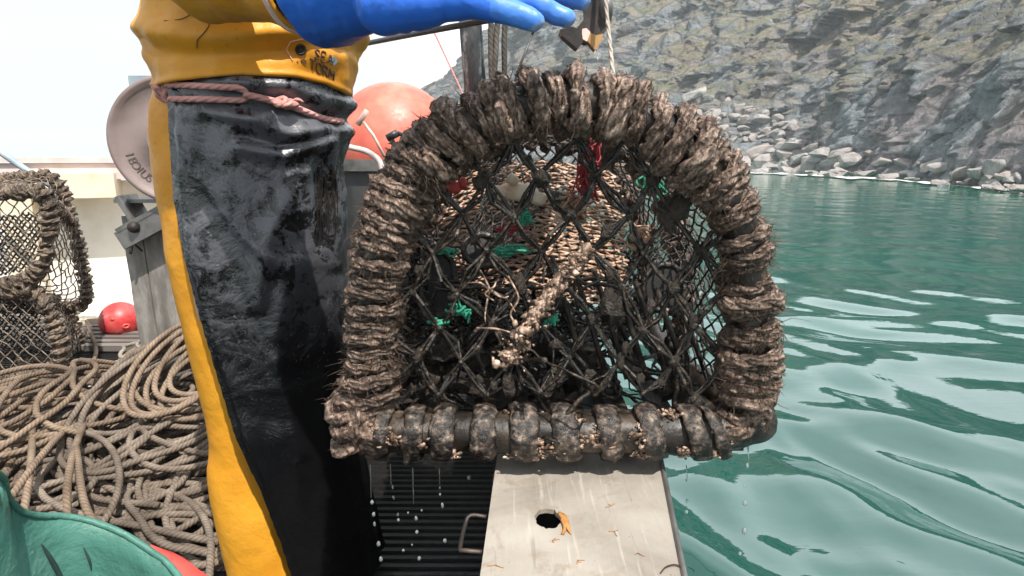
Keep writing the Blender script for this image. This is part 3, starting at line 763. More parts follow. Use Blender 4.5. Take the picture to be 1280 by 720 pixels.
def wrapped(path, rh, rr, pitch, name, parent, mat, seed=0, jit=.2, core=.8, sides=10, seg=24, amp=.004, fuzz=True, spine=None):
    m = MB()
    c = wrap_path(path, rh, rr, pitch, seed=seed, jit=jit, seg=seg)
    kk = np.arange(len(c)) / seg
    r = rr * (1 + .22 * np.interp(kk, np.arange(int(kk[-1]) + 3), np.random.default_rng(seed + 1).uniform(-1, 1, int(kk[-1]) + 3)) + .12 * vnoise(np.stack([kk * 9, kk * 0, kk * 0], -1), seed))
    m.tube(c, r, sides, uvs=1)
    Vt = m.v[0].reshape(len(c), sides, 3); Lc = np.concatenate([[0], np.cumsum(np.linalg.norm(np.diff(c, axis=0), axis=1))])
    kq = 1 + .34 * np.abs(np.cos(1.5 * (2 * PI * np.arange(sides)[None] / sides) + PI * Lc[:, None] / (rr * 4.2))) - .2
    m.v[0] = (c[:, None] + (Vt - c[:, None]) * kq[..., None]).reshape(-1, 3)
    m.tube(resample(path, 90), rh * core, 10)
    if spine is not None:
        for (off, rs_) in spine:
            p = resample(path, 260) + np.array(off)
            tt = np.arange(260)
            p = p + .012 * np.stack([vnoise(np.stack([tt * .23, tt * 0 + k * 3.1, tt * 0], -1), seed + k) for k in range(3)], -1)
            m.tube(p, rs_ * (1 + .35 * vnoise(np.stack([tt * .4, tt * 0, tt * 0], -1), seed + 9)), sides)
    V = m.verts()
    if amp:
        V2 = disp(V, amp, 42, seed + 40, 3); V2 = V2 + .65 * amp * np.stack([vnoise(V * 150 + 3 * k, seed + k) for k in range(3)], -1) + .5 * amp * np.stack([vnoise(V * 330 + 3 * k, seed + k) for k in range(3)], -1)
        m.v = [V2]
    if fuzz: FUZZ.append((m.verts(), resample(path, 200)))
    return m.build(name, mat, parent)
front = hoop(YF)
def multi_wrap(path, segs, name, parent, mat, seed, spine):
    m = MB(); n = len(path)
    for k, (a, b, rh, rr, pitch, amp) in enumerate(segs):
        p = path[int(a * n):int(b * n)]; c = wrap_path(p, rh, rr, pitch, seed=seed + k, jit=.26, seg=44); g = np.random.default_rng(seed + k)
        kk = np.arange(len(c)) / 44; r = rr * (1 + .20 * np.interp(kk, np.arange(int(kk[-1]) + 3), g.uniform(-1, 1, int(kk[-1]) + 3)) + .10 * vnoise(np.stack([kk * 9, kk * 0, kk * 0], -1), seed))
        P_, T_, N_, B_ = frames(c); L = np.concatenate([[0], np.cumsum(np.linalg.norm(np.diff(c, axis=0), axis=1))])
        for st in range(3):
            ph = 2 * PI * (st / 3 + L / (rr * 7.5)) + .5 * vnoise(np.stack([L * 12, L * 0 + st, L * 0], -1), seed)
            sp_ = P_ + (r * .50)[:, None] * (np.cos(ph)[:, None] * N_ + np.sin(ph)[:, None] * B_)
            V, f, uv = tube_geo(sp_, r * (.60 + .10 * vnoise(np.stack([L * 60, L * 0 + st * 5.1, L * 0], -1), seed + 2)), 9)
            V = disp(V, amp, 34, seed + 40 + k, 2); V = V + .0012 * np.stack([vnoise(V * 160 + 3 * q, seed + q) for q in range(3)], -1) + .0010 * np.stack([vnoise(V * 340 + 3 * q, seed + q) for q in range(3)], -1)
            m.add(V, f, uv)
    for (off, rs_) in spine:
        p = resample(path, 320) + np.array(off); tt = np.arange(320)
        p = p + .012 * np.stack([vnoise(np.stack([tt * .23, tt * 0 + k * 3.1, tt * 0], -1), seed + k) for k in range(3)], -1)
        V, f, uv = tube_geo(p, rs_ * (1 + .4 * vnoise(np.stack([tt * .35, tt * 0, tt * 0], -1), seed + 9)), 14); m.add(disp(V, .004, 60, seed), f, uv)
    FUZZ.append((m.verts(), resample(path, 200)))
    return m.build(name, mat, parent)
fh = multi_wrap(resample(front, 400), [(0, .34, .0295, .0095, .0205, .0026), (.33, .69, .0300, .0112, .0262, .0034), (.685, 1, .0280, .0094, .0208, .0026)], 'front_hoop', creel, M['wrap'], 3, [((0, .035, .012), .014), ((0, .062, .006), .015), ((-.012, .03, .008), .010)])
m = MB(); m.tube(resample(front, 120), .0225, 12); m.build('hoop_core', M['bar'], creel)
wrapped(resample(front, 120)[:52] + np.array([-.024, .05, .004]), .016, .009, .023, 'second_hoop', creel, M['wrap'], 15, seg=24, sides=10, amp=.004)
wrapped(hoop(1.11, .96), .016, .010, .030, 'middle_hoop', creel, M['wrap'], 5, seg=18, sides=8)
wrapped(hoop(YB, .93), .016, .010, .032, 'back_hoop', creel, M['wrap'], 8, seg=18, sides=8)
# heavy lashings at the feet of the hoop
for grp in (((452, 520, .028, 1), (440, 506, .024, 2), (466, 534, .028, 3), (446, 540, .024, 7)), ((930, 505, .026, 4), (918, 522, .024, 5), (945, 490, .02, 6))):
    m = MB()
    for (x, y, s, sd) in grp:
        c_ = at(x, y, YF - .005)
        for k in range(5):
            ang = random.uniform(0, PI)
            th = np.linspace(0, 2 * PI, 26, endpoint=False); rr_ = s * random.uniform(.8, 1.15)
            e1 = np.array([math.cos(ang), 0, math.sin(ang)]); e2 = np.array([-.25 * math.sin(ang), 1, .25 * math.cos(ang)])
            m.tube(c_ + random.uniform(-.008, .008) + rr_ * (np.cos(th)[:, None] * e1 + np.sin(th)[:, None] * e2), .0095, 8, closed=True)
    m.v = [disp(m.verts(), .005, 50, 4)]; FUZZ.append((m.verts(), None)); m.build('foot_lashing', M['wrap'], creel)

# base frame : bar with rounded corners running back
bx = [at(436, 500, YB), at(424, 512, 1.1), at(448, 526, YF + .06), at(470, 540, YF - .004), at(540, 541, YF - .01), at(700, 541, YF - .012), at(860, 541, YF - .01), at(916, 536, YF), at(942, 518, YF + .07), at(962, 505, 1.1), at(950, 495, YB)]
for k in (0, 1, 9, 10): bx[k] = np.array([[-.200, 0, 0, 0, 0, 0, 0, 0, 0, .326, .320][k] if k not in (1,) else -.206, bx[k][1], RAIL + .035])
bar = resample(bx, 150); m = MB(); m.tube(bar, .0285, 14); m.v = [disp(m.verts(), .003, 30, 9)]
bb = m.build('base_bar', M['bar'], creel)
m = MB(); m.tube(resample([[-.22, YB, RAIL + .035], [.06, YB, RAIL + .035], [.33, YB, RAIL + .035]], 20), .024, 12); m.build('back_bar', M['bar'], creel)
k_ = 0
for (x, sk, wd) in ((519, .10, .022), (555, .06, .026), (605, .02, .028), (655, -.04, .032), (706, -.10, .031), (760, -.16, .028), (812, -.22, .027), (867, -.30, .024), (893, -.4, .014), (480, .15, .018)):
    k_ += 1; m = MB()
    c0 = at(x, 540, YF - .011); th = np.linspace(0, 2 * PI, 40, endpoint=False)
    wd *= 1.2; ring = np.stack([c0[0] + sk * .034 * np.sin(th) * 1.0, c0[1] + .034 * np.cos(th), c0[2] + .036 * np.sin(th)], -1)
    m.tube(ring, wd / 2, 12, closed=True, sq=(1.0, .36) if False else None)
    V = m.verts(); ctr = ring[None].repeat(1, 0)
    # flatten the tube radially into a strap
    rel = V - c0; rad = np.sqrt(rel[:, 1] ** 2 + rel[:, 2] ** 2); new = .033 + (rad - .034) * .38; V = c0 + np.stack([rel[:, 0], rel[:, 1] / rad * new, rel[:, 2] / rad * new], -1)
    V[:, 2] = np.maximum(V[:, 2], RAIL + .004)
    m.v = [disp(disp(V, .0026, 55, 20 + k_), .0014, 190, k_)]
    m.build('rubber_strip', M['strip'], creel)
# crust of shell and weed on and between the strips
m = MB(); g = np.random.default_rng(12)
for k in range(4200):
    x = g.uniform(465, 905); th = g.uniform(-.7, 1.6) - .1
    c0 = at(x, 541, YF - .011); r_ = .033 + g.uniform(-.003, .004)
    clump = vnoise(np.array([x * .035, th * 1.6, .2]), 2) + .5 * vnoise(np.array([x * .12, th * 4, .2]), 3)
    if clump < .36: continue
    p = c0 + np.array([0, -math.cos(th) * r_, math.sin(th) * r_])
    m.ball(p, np.array([g.uniform(.6, 2.0), .6, g.uniform(.5, 1.5)]) * g.gamma(2., .0006) + .0003, 5, 4, noise=.8, ns=2.5, seed=k % 97)
tag(m.build('barnacles', M['crust'], creel), kind='stuff')
# frame slats of the floor
m = MB()
for k in range(8): m.box((-.19 + k * .072, (YF + YB) / 2, RAIL + .03), (.034, YB - YF, .014))
m.build('floor_slats', M['bar'], creel, smooth=False)

# ------------------------------------------------ nets
def net(fn, nu, nv, r, seed, jit=.12, keep=None, strands=1, sag=.15, knots=True, wrap_u=False, sides=5):
    """diamond netting over a surface fn(u, v), u and v in 0..1"""
    g = np.random.default_rng(seed)
    ii, jj = np.meshgrid(np.arange(nu + 1), np.arange(nv + 1), indexing='ij')
    u = (ii + .5 * (jj % 2)) / (nu + .5) + g.normal(0, jit / nu * .5, ii.shape); v = jj / nv + g.normal(0, jit / nv * .4, ii.shape)
    Pn = fn(np.clip(u, 0, 1), np.clip(v, 0, 1))
    ok = np.ones(u.shape, bool) if keep is None else keep(Pn)
    A, B = [], []
    for j in range(nv):
        for i in range(nu + 1):
            for di in ((0, -1) if j % 2 == 0 else (0, 1)):
                i2 = i + di
                if 0 <= i2 <= nu and ok[i, j] and ok[i2, j + 1]:
                    A.append(Pn[i, j]); B.append(Pn[i2, j + 1])
    A = np.array(A); B = np.array(B); m = MB()
    L = np.linalg.norm(B - A, axis=1, keepdims=True)
    for s in range(strands):
        o = g.normal(0, 1, A.shape); o *= (r * 1.1 if strands > 1 else 0) / np.linalg.norm(o, axis=1, keepdims=True)
        C = (A + B) / 2 + g.normal(0, 1, A.shape) * L * sag * .35 + o; C[:, 2] -= L[:, 0] * sag * .3
        m.sticks(A + o * .3, C, r, r * 1.05, sides); m.sticks(C, B + o * .3, r * 1.05, r, sides)
    if knots:
        for p, k in zip(Pn.reshape(-1, 3), ok.reshape(-1)):
            if k: m.ball(p, r * g.uniform(1.7, 2.5), 6, 4, noise=.4, ns=1.5, seed=int(g.integers(0, 999)))
    return m
inner = front[:, [0, 2]]
def inside(p, marg):
    x, z = p[..., 0], p[..., 2]
    c = inner - np.array([DC[0], DC[2]]); s = 1 - marg / .25
    poly = np.array([DC[0], DC[2]]) + c * s
    r = np.zeros(x.shape, bool); n = len(poly)
    for a in range(n):
        x1, y1 = poly[a]; x2, y2 = poly[(a + 1) % n]
        cr = ((y1 > z) != (y2 > z)) & (x < (x2 - x1) * (z - y1) / (y2 - y1 + 1e-12) + x1); r ^= cr
    return r
def fplane(u, v):
    x = -.25 + u * .62; z = RAIL + .0 + v * .56
    y = YF + .004 + .035 * np.exp(-((x - .06) ** 2 + (z - .80) ** 2) / .03)
    return np.stack([x, y, z], -1)
fn_ = net(fplane, 8, 11, .0027, 4, keep=lambda p: inside(p, .0), strands=3, sag=.2); fn_.v = [disp(fn_.verts(), .0022, 90, 6)]; fn_.build('front_net', M['twine'], creel)
m = MB(); V = fn_.verts(); g = np.random.default_rng(44); i = g.integers(0, len(V), 9000); p = V[i]; p = p[vnoise(p * 26, 5) > -.05]; d_ = g.normal(0, 1, p.shape); d_[:, 2] -= .6; d_ /= np.linalg.norm(d_, axis=1, keepdims=True); L_ = g.gamma(1.6, .0032, len(p))[:, None]
m.sticks(p, p + d_ * L_, .0007, .0002, 3)
for k in range(330):
    q_ = V[g.integers(0, len(V))]; m.ball(q_ + g.normal(0, .002, 3), np.array([1, .8, g.uniform(.7, 1.8)]) * g.gamma(2, .0017), 7, 5, noise=.8, ns=2.5, seed=k % 61)
tag(m.build('net_weed', M['dark_weed'], creel), kind='stuff')
arcD = resample(D, 200)
def cover(y0, y1, sc0, sc1):
    def fn(u, v):
        k = np.clip(u, 0, 1) * 199; i = np.floor(k).astype(int).clip(0, 198); f = (k - i)[..., None]
        p = arcD[i] * (1 - f) + arcD[i + 1] * f
        sc = (sc0 + (sc1 - sc0) * v)[..., None] - .03 * np.sin(v * PI * 2.0)[..., None] ** 2
        q = np.stack([DC[0] + (p[..., 0] - DC[0]) * sc[..., 0], y0 + (y1 - y0) * v, RAIL + .03 + (p[..., 2] - RAIL - .03) * sc[..., 0]], -1)
        return q
    return fn
net(cover(YF, YB, .985, .93), 34, 26, .0019, 6, sag=.2, knots=False, sides=4).build('cover_net', M['twine'], creel)
def back(u, v): return np.stack([-.20 + u * .52, YB + .0 * u - .03 * np.sin(u * PI), RAIL + .02 + v * .50], -1)
net(back, 13, 22, .0020, 9, keep=lambda p: inside(p, .03), knots=False, sides=4).build('back_net', M['twine'], creel)
# parlour wall : pale dense netting sloping back, sunlit from above
def parl(u, v):
    x = -.145 + u * .37; z = .755 + v * .235; y = 1.07 + v * .20 + .03 * np.sin(u * PI * 2 + .5) + .015 * np.sin(v * 7)
    return np.stack([x, y, z - .03 * (2 * u - 1) ** 2], -1)
net(parl, 7, 52, .0024, 13, jit=.25, sag=.22, knots=False, sides=5).build('parlour_net', M['pale_net'], creel)
def parl3(u, v):
    q = parl(u, v); q[..., 1] += .03; return q
net(parl3, 12, 26, .003, 88, knots=False, sides=4, sag=.3).build('parlour_backing', M['twine'], creel)
def parl2(u, v):
    return np.stack([-.19 + u * .20, 1.0 + .22 * u + 0 * v, .68 + v * .2 - .05 * u], -1)
net(parl2, 5, 30, .0017, 14, jit=.25, sag=.25, knots=False, sides=4).build('side_funnel_net', M['twine'], creel)
# entrance funnels with rings
def funnel(c, rx, rz, start, name, seed):
    m = MB(); c = np.array(c); th = np.linspace(0, 2 * PI, 40, endpoint=False)
    ring = c + np.stack([rx * np.cos(th), .3 * rx * np.sin(th * 1 + .4), rz * np.sin(th)], -1)
    m.tube(disp(ring, .003, 40, seed), .0055, 8, closed=True)
    st = np.array(start)
    def fn(u, v):
        a = u * 2 * PI; r0 = np.stack([rx * np.cos(a), .3 * rx * np.sin(a + .4), rz * np.sin(a)], -1)
        return c + r0 * (1 + 1.0 * v[..., None]) + (st - c) * v[..., None]
    n = net(fn, 12, 9, .0019, seed, knots=False, sides=4); m.add(n.verts(), n.f)
    m.build(name, M['twine'], creel)
    k = np.linspace(0, 1, 8); m = MB(); m.loft([ring + (np.array([0, .07, 0])) * s_ + (c - ring) * (.06 + .5 * s_ ** 2) for s_ in k]); m.build('hole_shade_cup', M['hole_shade'], creel)  # closed black cup added to stand in for the dark inside the ring
funnel(at(550, 355, .98), .028, .052, (-.20, 1.05, .80), 'entrance_funnel', 31)
funnel(at(830, 360, 1.02), .034, .04, (.30, 1.08, .80), 'entrance_funnel', 32)
funnel(at(602, 312, 1.0), .030, .024, (.02, 1.2, .95), 'entrance_funnel', 33)
# dark bait band and clutter low in the creel
m = MB(); g = np.random.default_rng(17)
for k in range(130):
    a = np.array([g.uniform(-.17, .28), g.uniform(.9, 1.3), g.uniform(RAIL + .05, .74)]); d_ = g.normal(0, .05, (5, 3)); pth = resample(a + np.cumsum(d_, 0), 26)
    pth[:, 2] = np.clip(pth[:, 2], RAIL + .045, .80); pth[:, 0] = np.clip(pth[:, 0], -.19, .31)
    m.tube(disp(pth, .004, 50, k), g.uniform(.0012, .0042), 6)
m.build('tangled_cord', M['twine'], creel)
for k in range(26):
    a = np.array([g.uniform(-.16, .27), g.uniform(.86, 1.2), g.uniform(RAIL + .05, .70)])
    m = MB(); m.ball(a, np.array([g.uniform(.012, .035), .016, g.uniform(.01, .03)]), 16, 12, noise=.8, ns=2.8, seed=k); V = m.verts(); m.v = [disp(V, .006, 60, k)]; m.build('weed_clump', M['dark_weed'], creel)
def lower(u, v): return np.stack([-.20 + u * .53, 1.34 + .02 * np.sin(u * 9), RAIL + .03 + v * .20], -1)
net(lower, 22, 16, .0042, 91, knots=False, sides=4, sag=.3).build('lower_back_net', M['twine'], creel)
# lengths of timber/rubber laths crossing inside on the right
m = MB()
for k in range(7):
    x = 690 + k * 26; m.tube([at(x, 320 + k * 8, 1.0), at(x + 42, 470 + k * 2, .93)], .0048, 6)
m.build('inner_bars', M['bar'], creel)
# encrusted bait cord
pth = resample([at(632, 452, .812), at(655, 415, .815), at(690, 365, .82), at(715, 335, .822), at(735, 312, .83)], 60)
m = MB(); m.tube(disp(pth, .002, 60, 3), .010, 10)
for k in range(800):
    i = int(g.integers(0, 60)); wd = .0150 * (1.1 - .45 * i / 60) * (.8 + .25 * math.sin(i * .7))
    p = pth[i] + g.normal(0, 1, 3) * np.array([wd * .55, .006, wd * .45]); p[1] -= .005
    m.ball(p, np.array([g.uniform(.5, 1.8), 1, g.uniform(.5, 1.8)]) * g.gamma(2.2, .00085) + .0003, 6, 4, noise=.8, ns=2.6, seed=k % 89)
m.build('encrusted_cord', M['crust'], creel)
def scribble(c, r, n, rad, mat, name, seed, aspect=(1, .5, .7)):
    g = np.random.default_rng(seed); m = MB()
    for k in range(n):
        a = np.array(c) + g.normal(0, .3, 3) * r * np.array(aspect)
        w = np.cumsum(g.normal(0, .42, (7, 3)), 0); w -= w.mean(0)
        m.tube(resample(a + w * r * np.array(aspect), 34), rad * g.uniform(.7, 1.3), 6)
    return m.build(name, M[mat], creel)
scribble(at(578, 388, .83), .016, 14, .0016, 'green_twine', 'green_lashing', 1)
scribble(at(548, 402, .82), .015, 5, .0028, 'green_twine', 'green_lashing', 2, (1.3, .4, .3))
scribble(at(657, 274, .86), .012, 12, .0014, 'green_twine', 'green_lashing', 3, (.7, .5, 1))
scribble(at(636, 314, .86), .018, 9, .0016, 'green_twine', 'green_lashing', 4, (1.5, .5, .4))
scribble(at(690, 398, .85), .012, 7, .0016, 'green_twine', 'green_lashing', 5)
scribble(at(820, 226, .95), .022, 9, .002, 'green_twine', 'green_lashing', 6, (1, .5, 1))
scribble(at(557, 313, .87), .017, 5, .0018, 'green_twine', 'green_lashing', 7, (1.5, .5, .4))
scribble(at(735, 215, .93), .034, 26, .0016, 'red_twine', 'red_lashing', 8, (.7, .5, 1.3))
scribble(at(640, 285, .90), .02, 7, .0014, 'red_twine', 'red_lashing', 9, (1.6, .5, .4))
scribble(at(716, 262, .92), .026, 22, .0019, 'pale_net', 'pale_lashing', 10, (1, .5, .7))
scribble(at(800, 300, .95), .03, 12, .0019, 'pale_net', 'pale_lashing', 11, (.8, .5, 1))
# pink sprig of weed with thin arms
m = MB(); c0 = at(612, 362, .82)
for (x, y) in ((580, 352), (598, 333), (606, 410), (640, 372), (650, 395), (622, 350), (618, 378)):
    p1 = at(x, y, .815); mid = (c0 + p1) / 2 + g.normal(0, .006, 3); p1 = c0 + (p1 - c0) * .85; m.tube(resample([c0, mid, p1], 16), np.linspace(.0022, .0008, 16), 6)
m.tube(resample([at(596, 410, .815), at(625, 412, .81), at(660, 424, .815)], 14), .0016, 6); m.tube(resample([at(635, 345, .82), at(648, 372, .82), at(638, 392, .82), at(645, 405, .82)], 20), .0016, 6)
m.build('weed_sprig', M['crust'], creel)
# pale crab shell lodged in the upper netting
m = MB(); c0 = at(645, 240, .93)
m.ball(c0, (.030, .016, .014), 14, 9, noise=.25, ns=2, seed=3)
for (x, y, s) in ((624, 240, 1.0), (672, 248, 1.2), (640, 224, .8)):
    p1 = at(x, y, .92); m.ball(p1, np.array([.012, .009, .010]) * s, 10, 7, noise=.35, ns=2, seed=x)
m.tube(resample([c0 + [.015, 0, .008], at(668, 238, .92), at(676, 256, .915)], 12), np.linspace(.007, .003, 12), 7)
crab = m.build('shell_fragment', M['claw'], creel)
m = MB(); m.ball(at(566, 232, .9), (.013, .005, .010), 10, 6, noise=.4, seed=4); m.ball(at(578, 229, .9), (.006, .004, .010), 8, 6, noise=.4, seed=6); m.build('red_rag', M['red'], creel)
# fuzz of weed on every wrapping
g = np.random.default_rng(23); A = []; Dr = []
for V, path in FUZZ:
    n = int(len(V) * (.40 if path is not None and len(V) > 9000 else .22))
    i = g.integers(0, len(V), n); p = V[i]
    if path is not None:
        q = path[np.argmin(((p[:, None, :] - path[None, ::4, :]) ** 2).sum(-1), 1) * 4]; d_ = p - q
    else: d_ = g.normal(0, 1, p.shape)
    d_ = d_ / (np.linalg.norm(d_, axis=1, keepdims=True) + 1e-9) + g.normal(0, .55, p.shape); d_[:, 2] -= .35
    d_ /= np.linalg.norm(d_, axis=1, keepdims=True); A.append(p); Dr.append(d_)
A = np.concatenate(A); Dr = np.concatenate(Dr); n = len(A)
ln = g.gamma(1.5, .0032, n).clip(.002, .034); w = g.uniform(.0003, .0010, n)
cl = vnoise(A * 30, 3); ln *= np.clip(.8 + cl * 1.4, .25, 2.2)
bend = g.normal(0, .6, A.shape); bend[:, 2] -= .5
m = MB(); mid = A + Dr * ln[:, None] * .55; end = mid + (Dr + bend * .8) * ln[:, None] * .5
m.sticks(A - Dr * .001, mid, w, w * .8, 3); m.sticks(mid, end, w * .8, w * .25, 3)
tag(m.build('weed_fuzz', M['weed'], creel), kind='stuff')
# lump clusters (hydroids, mud) over the top of the front hoop
m = MB(); V, path = FUZZ[0]
i = g.integers(0, len(V), 1500); 
for k, p in enumerate(V[i]):
    if vnoise(p * 22, 8) > -.05: m.ball(p, np.array([1, 1, .8]) * g.uniform(.002, .0062), 6, 4, noise=.6, ns=2.3, seed=k)
tag(m.build('mud_lumps', M['wrap'], creel), kind='stuff')

# ------------------------------------------------ hauling line, block, davit
m = MB(); hl = resample([at(768, 112, .83), at(764, 70, .86), at(757, 0, .90), at(752, -60, .92)], 60)
m.tube(hl, .0030 * (1 + .25 * vnoise(np.stack([np.arange(60) * .9, np.zeros(60), np.zeros(60)], -1), 3)), 8); m.build('hauling_line', M['rope_pale']); tag(bpy.data.objects['hauling_line'], 'pale wet line running up from the top of the creel past the block', 'rope')
blk = thing('hauling_block', 'worn dark metal block hanging beside the gloved fingertips', 'block', at(735, 0, 1.0))
m = MB(); e = lambda x, y, Y=.93: at(x, y, Y)
def plate_px(pts, Y, th):
    f_ = [at(x, y, Y) for x, y in pts]; b_ = [p + np.array([0, th, 0]) for p in f_]; n = len(pts); mm = MB()
    mm.add(f_ + b_, [tuple(range(n))[::-1], tuple(range(n, 2 * n))] + [(i, (i + 1) % n, n + (i + 1) % n, n + i) for i in range(n)]); return mm
plate_px([(728, -60), (733, 20), (722, 34), (718, 40), (700, 38), (704, 44), (722, 60), (728, 50), (734, 52), (752, 46), (764, 30), (767, -10), (764, -60)], .93, .035).build('cheek_plate', M['brownsteel'], blk, smooth=False)
m = MB(); m.tube([at(764, -40, .925), at(764, -40, .98)], .03, 24); m.ball(at(756, 12, .945), (.012, .03, .022), 12, 8); m.build('sheave', M['steel'], blk)
plate_px([(700, 37), (702, 44), (722, 61), (729, 52), (727, 38), (715, 33)], .92, .02).build('jaw', M['brownsteel'], blk, smooth=False)
plate_px([(736, 40), (735, 52), (744, 63), (752, 50), (754, 42), (745, 44)], .925, .02).build('wooden_wedge', M['timber'], blk, smooth=False)
plate_px([(728, 36), (727, 48), (734, 52), (738, 40), (733, 35)], .922, .01).build('pin_boss', M['lining'], blk, smooth=False)
m = MB(); m.tube([at(746, 62, .93), at(748, 78, .93)], [.0012, .0006], 5); m.build('drip', M['drop'], blk)
m = MB(); m.tube([at(752, -55, .945), [at(752, -55, .945)[0], .95, 4.55]], .008, 8); m.build('strop', M['rope_grey'], blk)
m = MB(); m.tube(resample([at(752, -15, 1.02), at(735, 3, 1.03), at(600, 27, 1.3), at(450, 56, 1.75), at(350, 78, 2.1), at(240, 100, 2.3)], 60), .0065, 10); tag(m.build('davit_stay', M['black']), 'thin dark stay running from the hauler past the glove to the block', 'stay')

m = MB(); m.tube([[at(752, -55, .945)[0], .80, 4.58], [-.10, 2.0, 4.62], [-.32, 3.1, 4.66]], .035, 12); tag(m.build('derrick_boom', M['mast']), 'worn boom reaching out from the mast above the hanging block', 'boom')
# ------------------------------------------------ drops falling from the base
def drop(px, py, s, Y):
    m = MB(); r_ = s / F * Y * .8; m.ball(at(px, py, Y), (r_ * random.uniform(.8, 1.1), r_, r_ * random.uniform(1.0, 2.0)), 10, 8, noise=.15, ns=1.5, seed=int(px))
    tag(m.build('water_drop', M['drop']), 'clear drop of water falling from the wet base of the creel', 'water drop', 'drops falling from the creel')
for (x, y, s) in ((465, 628, 3.6), (467, 643, 3.2), (468, 655, 2.4), (473, 680, 3.4), (476, 699, 3.4), (491, 609, 2), (492, 622, 2), (497, 643, 2.2), (498, 650, 2.6), (504, 688, 2.6), (510, 641, 2), (520, 648, 3.4), (521, 665, 3.6), (515, 681, 1.8), (524, 698, 3.6), (527, 638, 1.6), (550, 610, 2), (550, 618, 2), (553, 632, 3.0), (556, 676, 3.0), (586, 597, 3.8)):
    drop(x, y, s, .80)
for (x, y, s) in ((935, 560, 2.2), (934, 582, 3), (931, 607, 2), (931, 629, 3.4), (930, 664, 4), (858, 600, 2), (859, 626, 2.2), (858, 640, 3), (925, 692, 3)): drop(x, y, s, .81)
for (x, y0, y1) in ((463, 580, 622), (488, 580, 606), (516, 585, 630), (549, 585, 606), (935, 560, 578), (858, 582, 598)):
    m = MB(); m.tube([at(x, y0, .80), at(x + 1, y1, .80)], [.0009, .0006], 5)
    tag(m.build('water_trickle', M['drop']), 'thin thread of water running off the underside of the creel', 'water', 'trickles under the creel')
# ============================================================ FISHERMAN
YC = 1.27
man = thing('person', 'person in yellow oilskins, shiny black apron and blue gauntlets holding the creel', 'person', (-.52, YC, 0))
def ip(x, t): return np.interp(x, [a for a, _ in t], [b for _, b in t])
def ring(cx, cy, rx, ry, z, n=40):
    th = np.arange(n) * 2 * PI / n
    return np.stack([cx + rx * np.cos(th), cy + ry * np.sin(th), np.full(n, z)], -1)
def limb(mb, pts, rad, n=14, k=24, sq=None):
    p = resample(np.array(pts, float), k); t = np.linspace(0, 1, k); r = np.interp(t, np.linspace(0, 1, len(rad)), rad)
    mb.tube(p, r, n, sq=sq); mb.ball(p[0], r[0] * .98, 12, 8); mb.ball(p[-1], r[-1] * .98, 12, 8)
SH_R, EL_R, WR_R = np.array([-.50, 1.10, 1.47]), at(255, -45, .97), at(470, -28, .78)
SH_L, EL_L, WR_L = np.array([-.50, 1.44, 1.47]), np.array([-.33, 1.46, 1.38]), np.array([-.10, 1.25, 1.50])
# the body under the clothes, one continuous surface
m = MB()
m.loft([ring(-.52, YC, a, b, z, 24) for a, b, z in ((.10, .14, .82), (.13, .17, .9), (.125, .165, 1.0), (.11, .145, 1.1), (.12, .16, 1.25), (.125, .175, 1.38), (.10, .17, 1.47), (.06, .08, 1.53))])
limb(m, [(-.52, YC, 1.50), (-.51, YC, 1.60), (-.50, YC, 1.68)], [.065, .055, .055])
HC = np.array([-.485, YC - .01, 1.735])
m.ball(HC, (.098, .076, .118), 20, 14); m.ball(HC + [.05, 0, -.06], (.045, .05, .05), 14, 10)
m.ball(HC + [.105, 0, -.01], (.016, .014, .024), 10, 8); m.ball(HC + [.09, 0, .03], (.02, .05, .014), 10, 8)
m.ball(HC + [.088, 0, -.055], (.014, .028, .010), 10, 8); m.ball(HC + [.075, 0, -.095], (.025, .03, .02), 10, 8)
for sy in (-1, 1): m.ball(HC + [0, sy * .078, -.005], (.02, .011, .032), 10, 8)
limb(m, [SH_R, (SH_R + EL_R) / 2, EL_R], [.05, .045, .04]); limb(m, [EL_R, WR_R], [.04, .028])
limb(m, [SH_L, EL_L], [.05, .04]); limb(m, [EL_L, WR_L], [.04, .028])
for y0 in (1.19, 1.36):
    limb(m, [(-.56, y0, .86), (-.575, y0, .5), (-.57, y0, .12)], [.09, .06, .04]); limb(m, [(-.55, y0, .05), (-.45, y0, .045)], [.035, .03])
for W_, s in ((WR_R, 1), (WR_L, 1)):
    limb(m, [W_, W_ + np.array([.09, 0, .0])], [.026, .03]); 
    for k in range(4): limb(m, [W_ + np.array([.09, -.03 + .02 * k, 0]), W_ + np.array([.13, -.032 + .022 * k, .0])], [.008, .007], 8, 8)
body = remesh(m, .010, 5).build('body', M['skin'], man)
m = MB()
for sy in (-1, 1): m.ball(HC + [.088, sy * .032, .012], (.010, .013, .009), 12, 8)
m.build('eyes', M['white'], man)
m = MB(); m.loft([ring(HC[0] - .005, HC[1], a * 1.02, b * 1.04, HC[2] + z, 30) for a, b, z in ((.104, .083, .035), (.106, .085, .06), (.098, .078, .09), (.075, .058, .12), (.03, .025, .137))]); m.tube(ring(HC[0] - .005, HC[1], .108, .088, HC[2] + .042, 40), .011, 8, closed=True); m.build('woolly_hat', M['wool'], man)
m = MB()
for k in range(40):
    a = PI * .55 + k / 39 * PI * .9; p = HC + [.1 * math.cos(a), .082 * math.sin(a), .03]; m.tube([p, p + [-.004, 0, -.03], p + [-.002, 0, -.065]], [.009, .008, .003], 6)
m.build('hair', M['hair'], man)

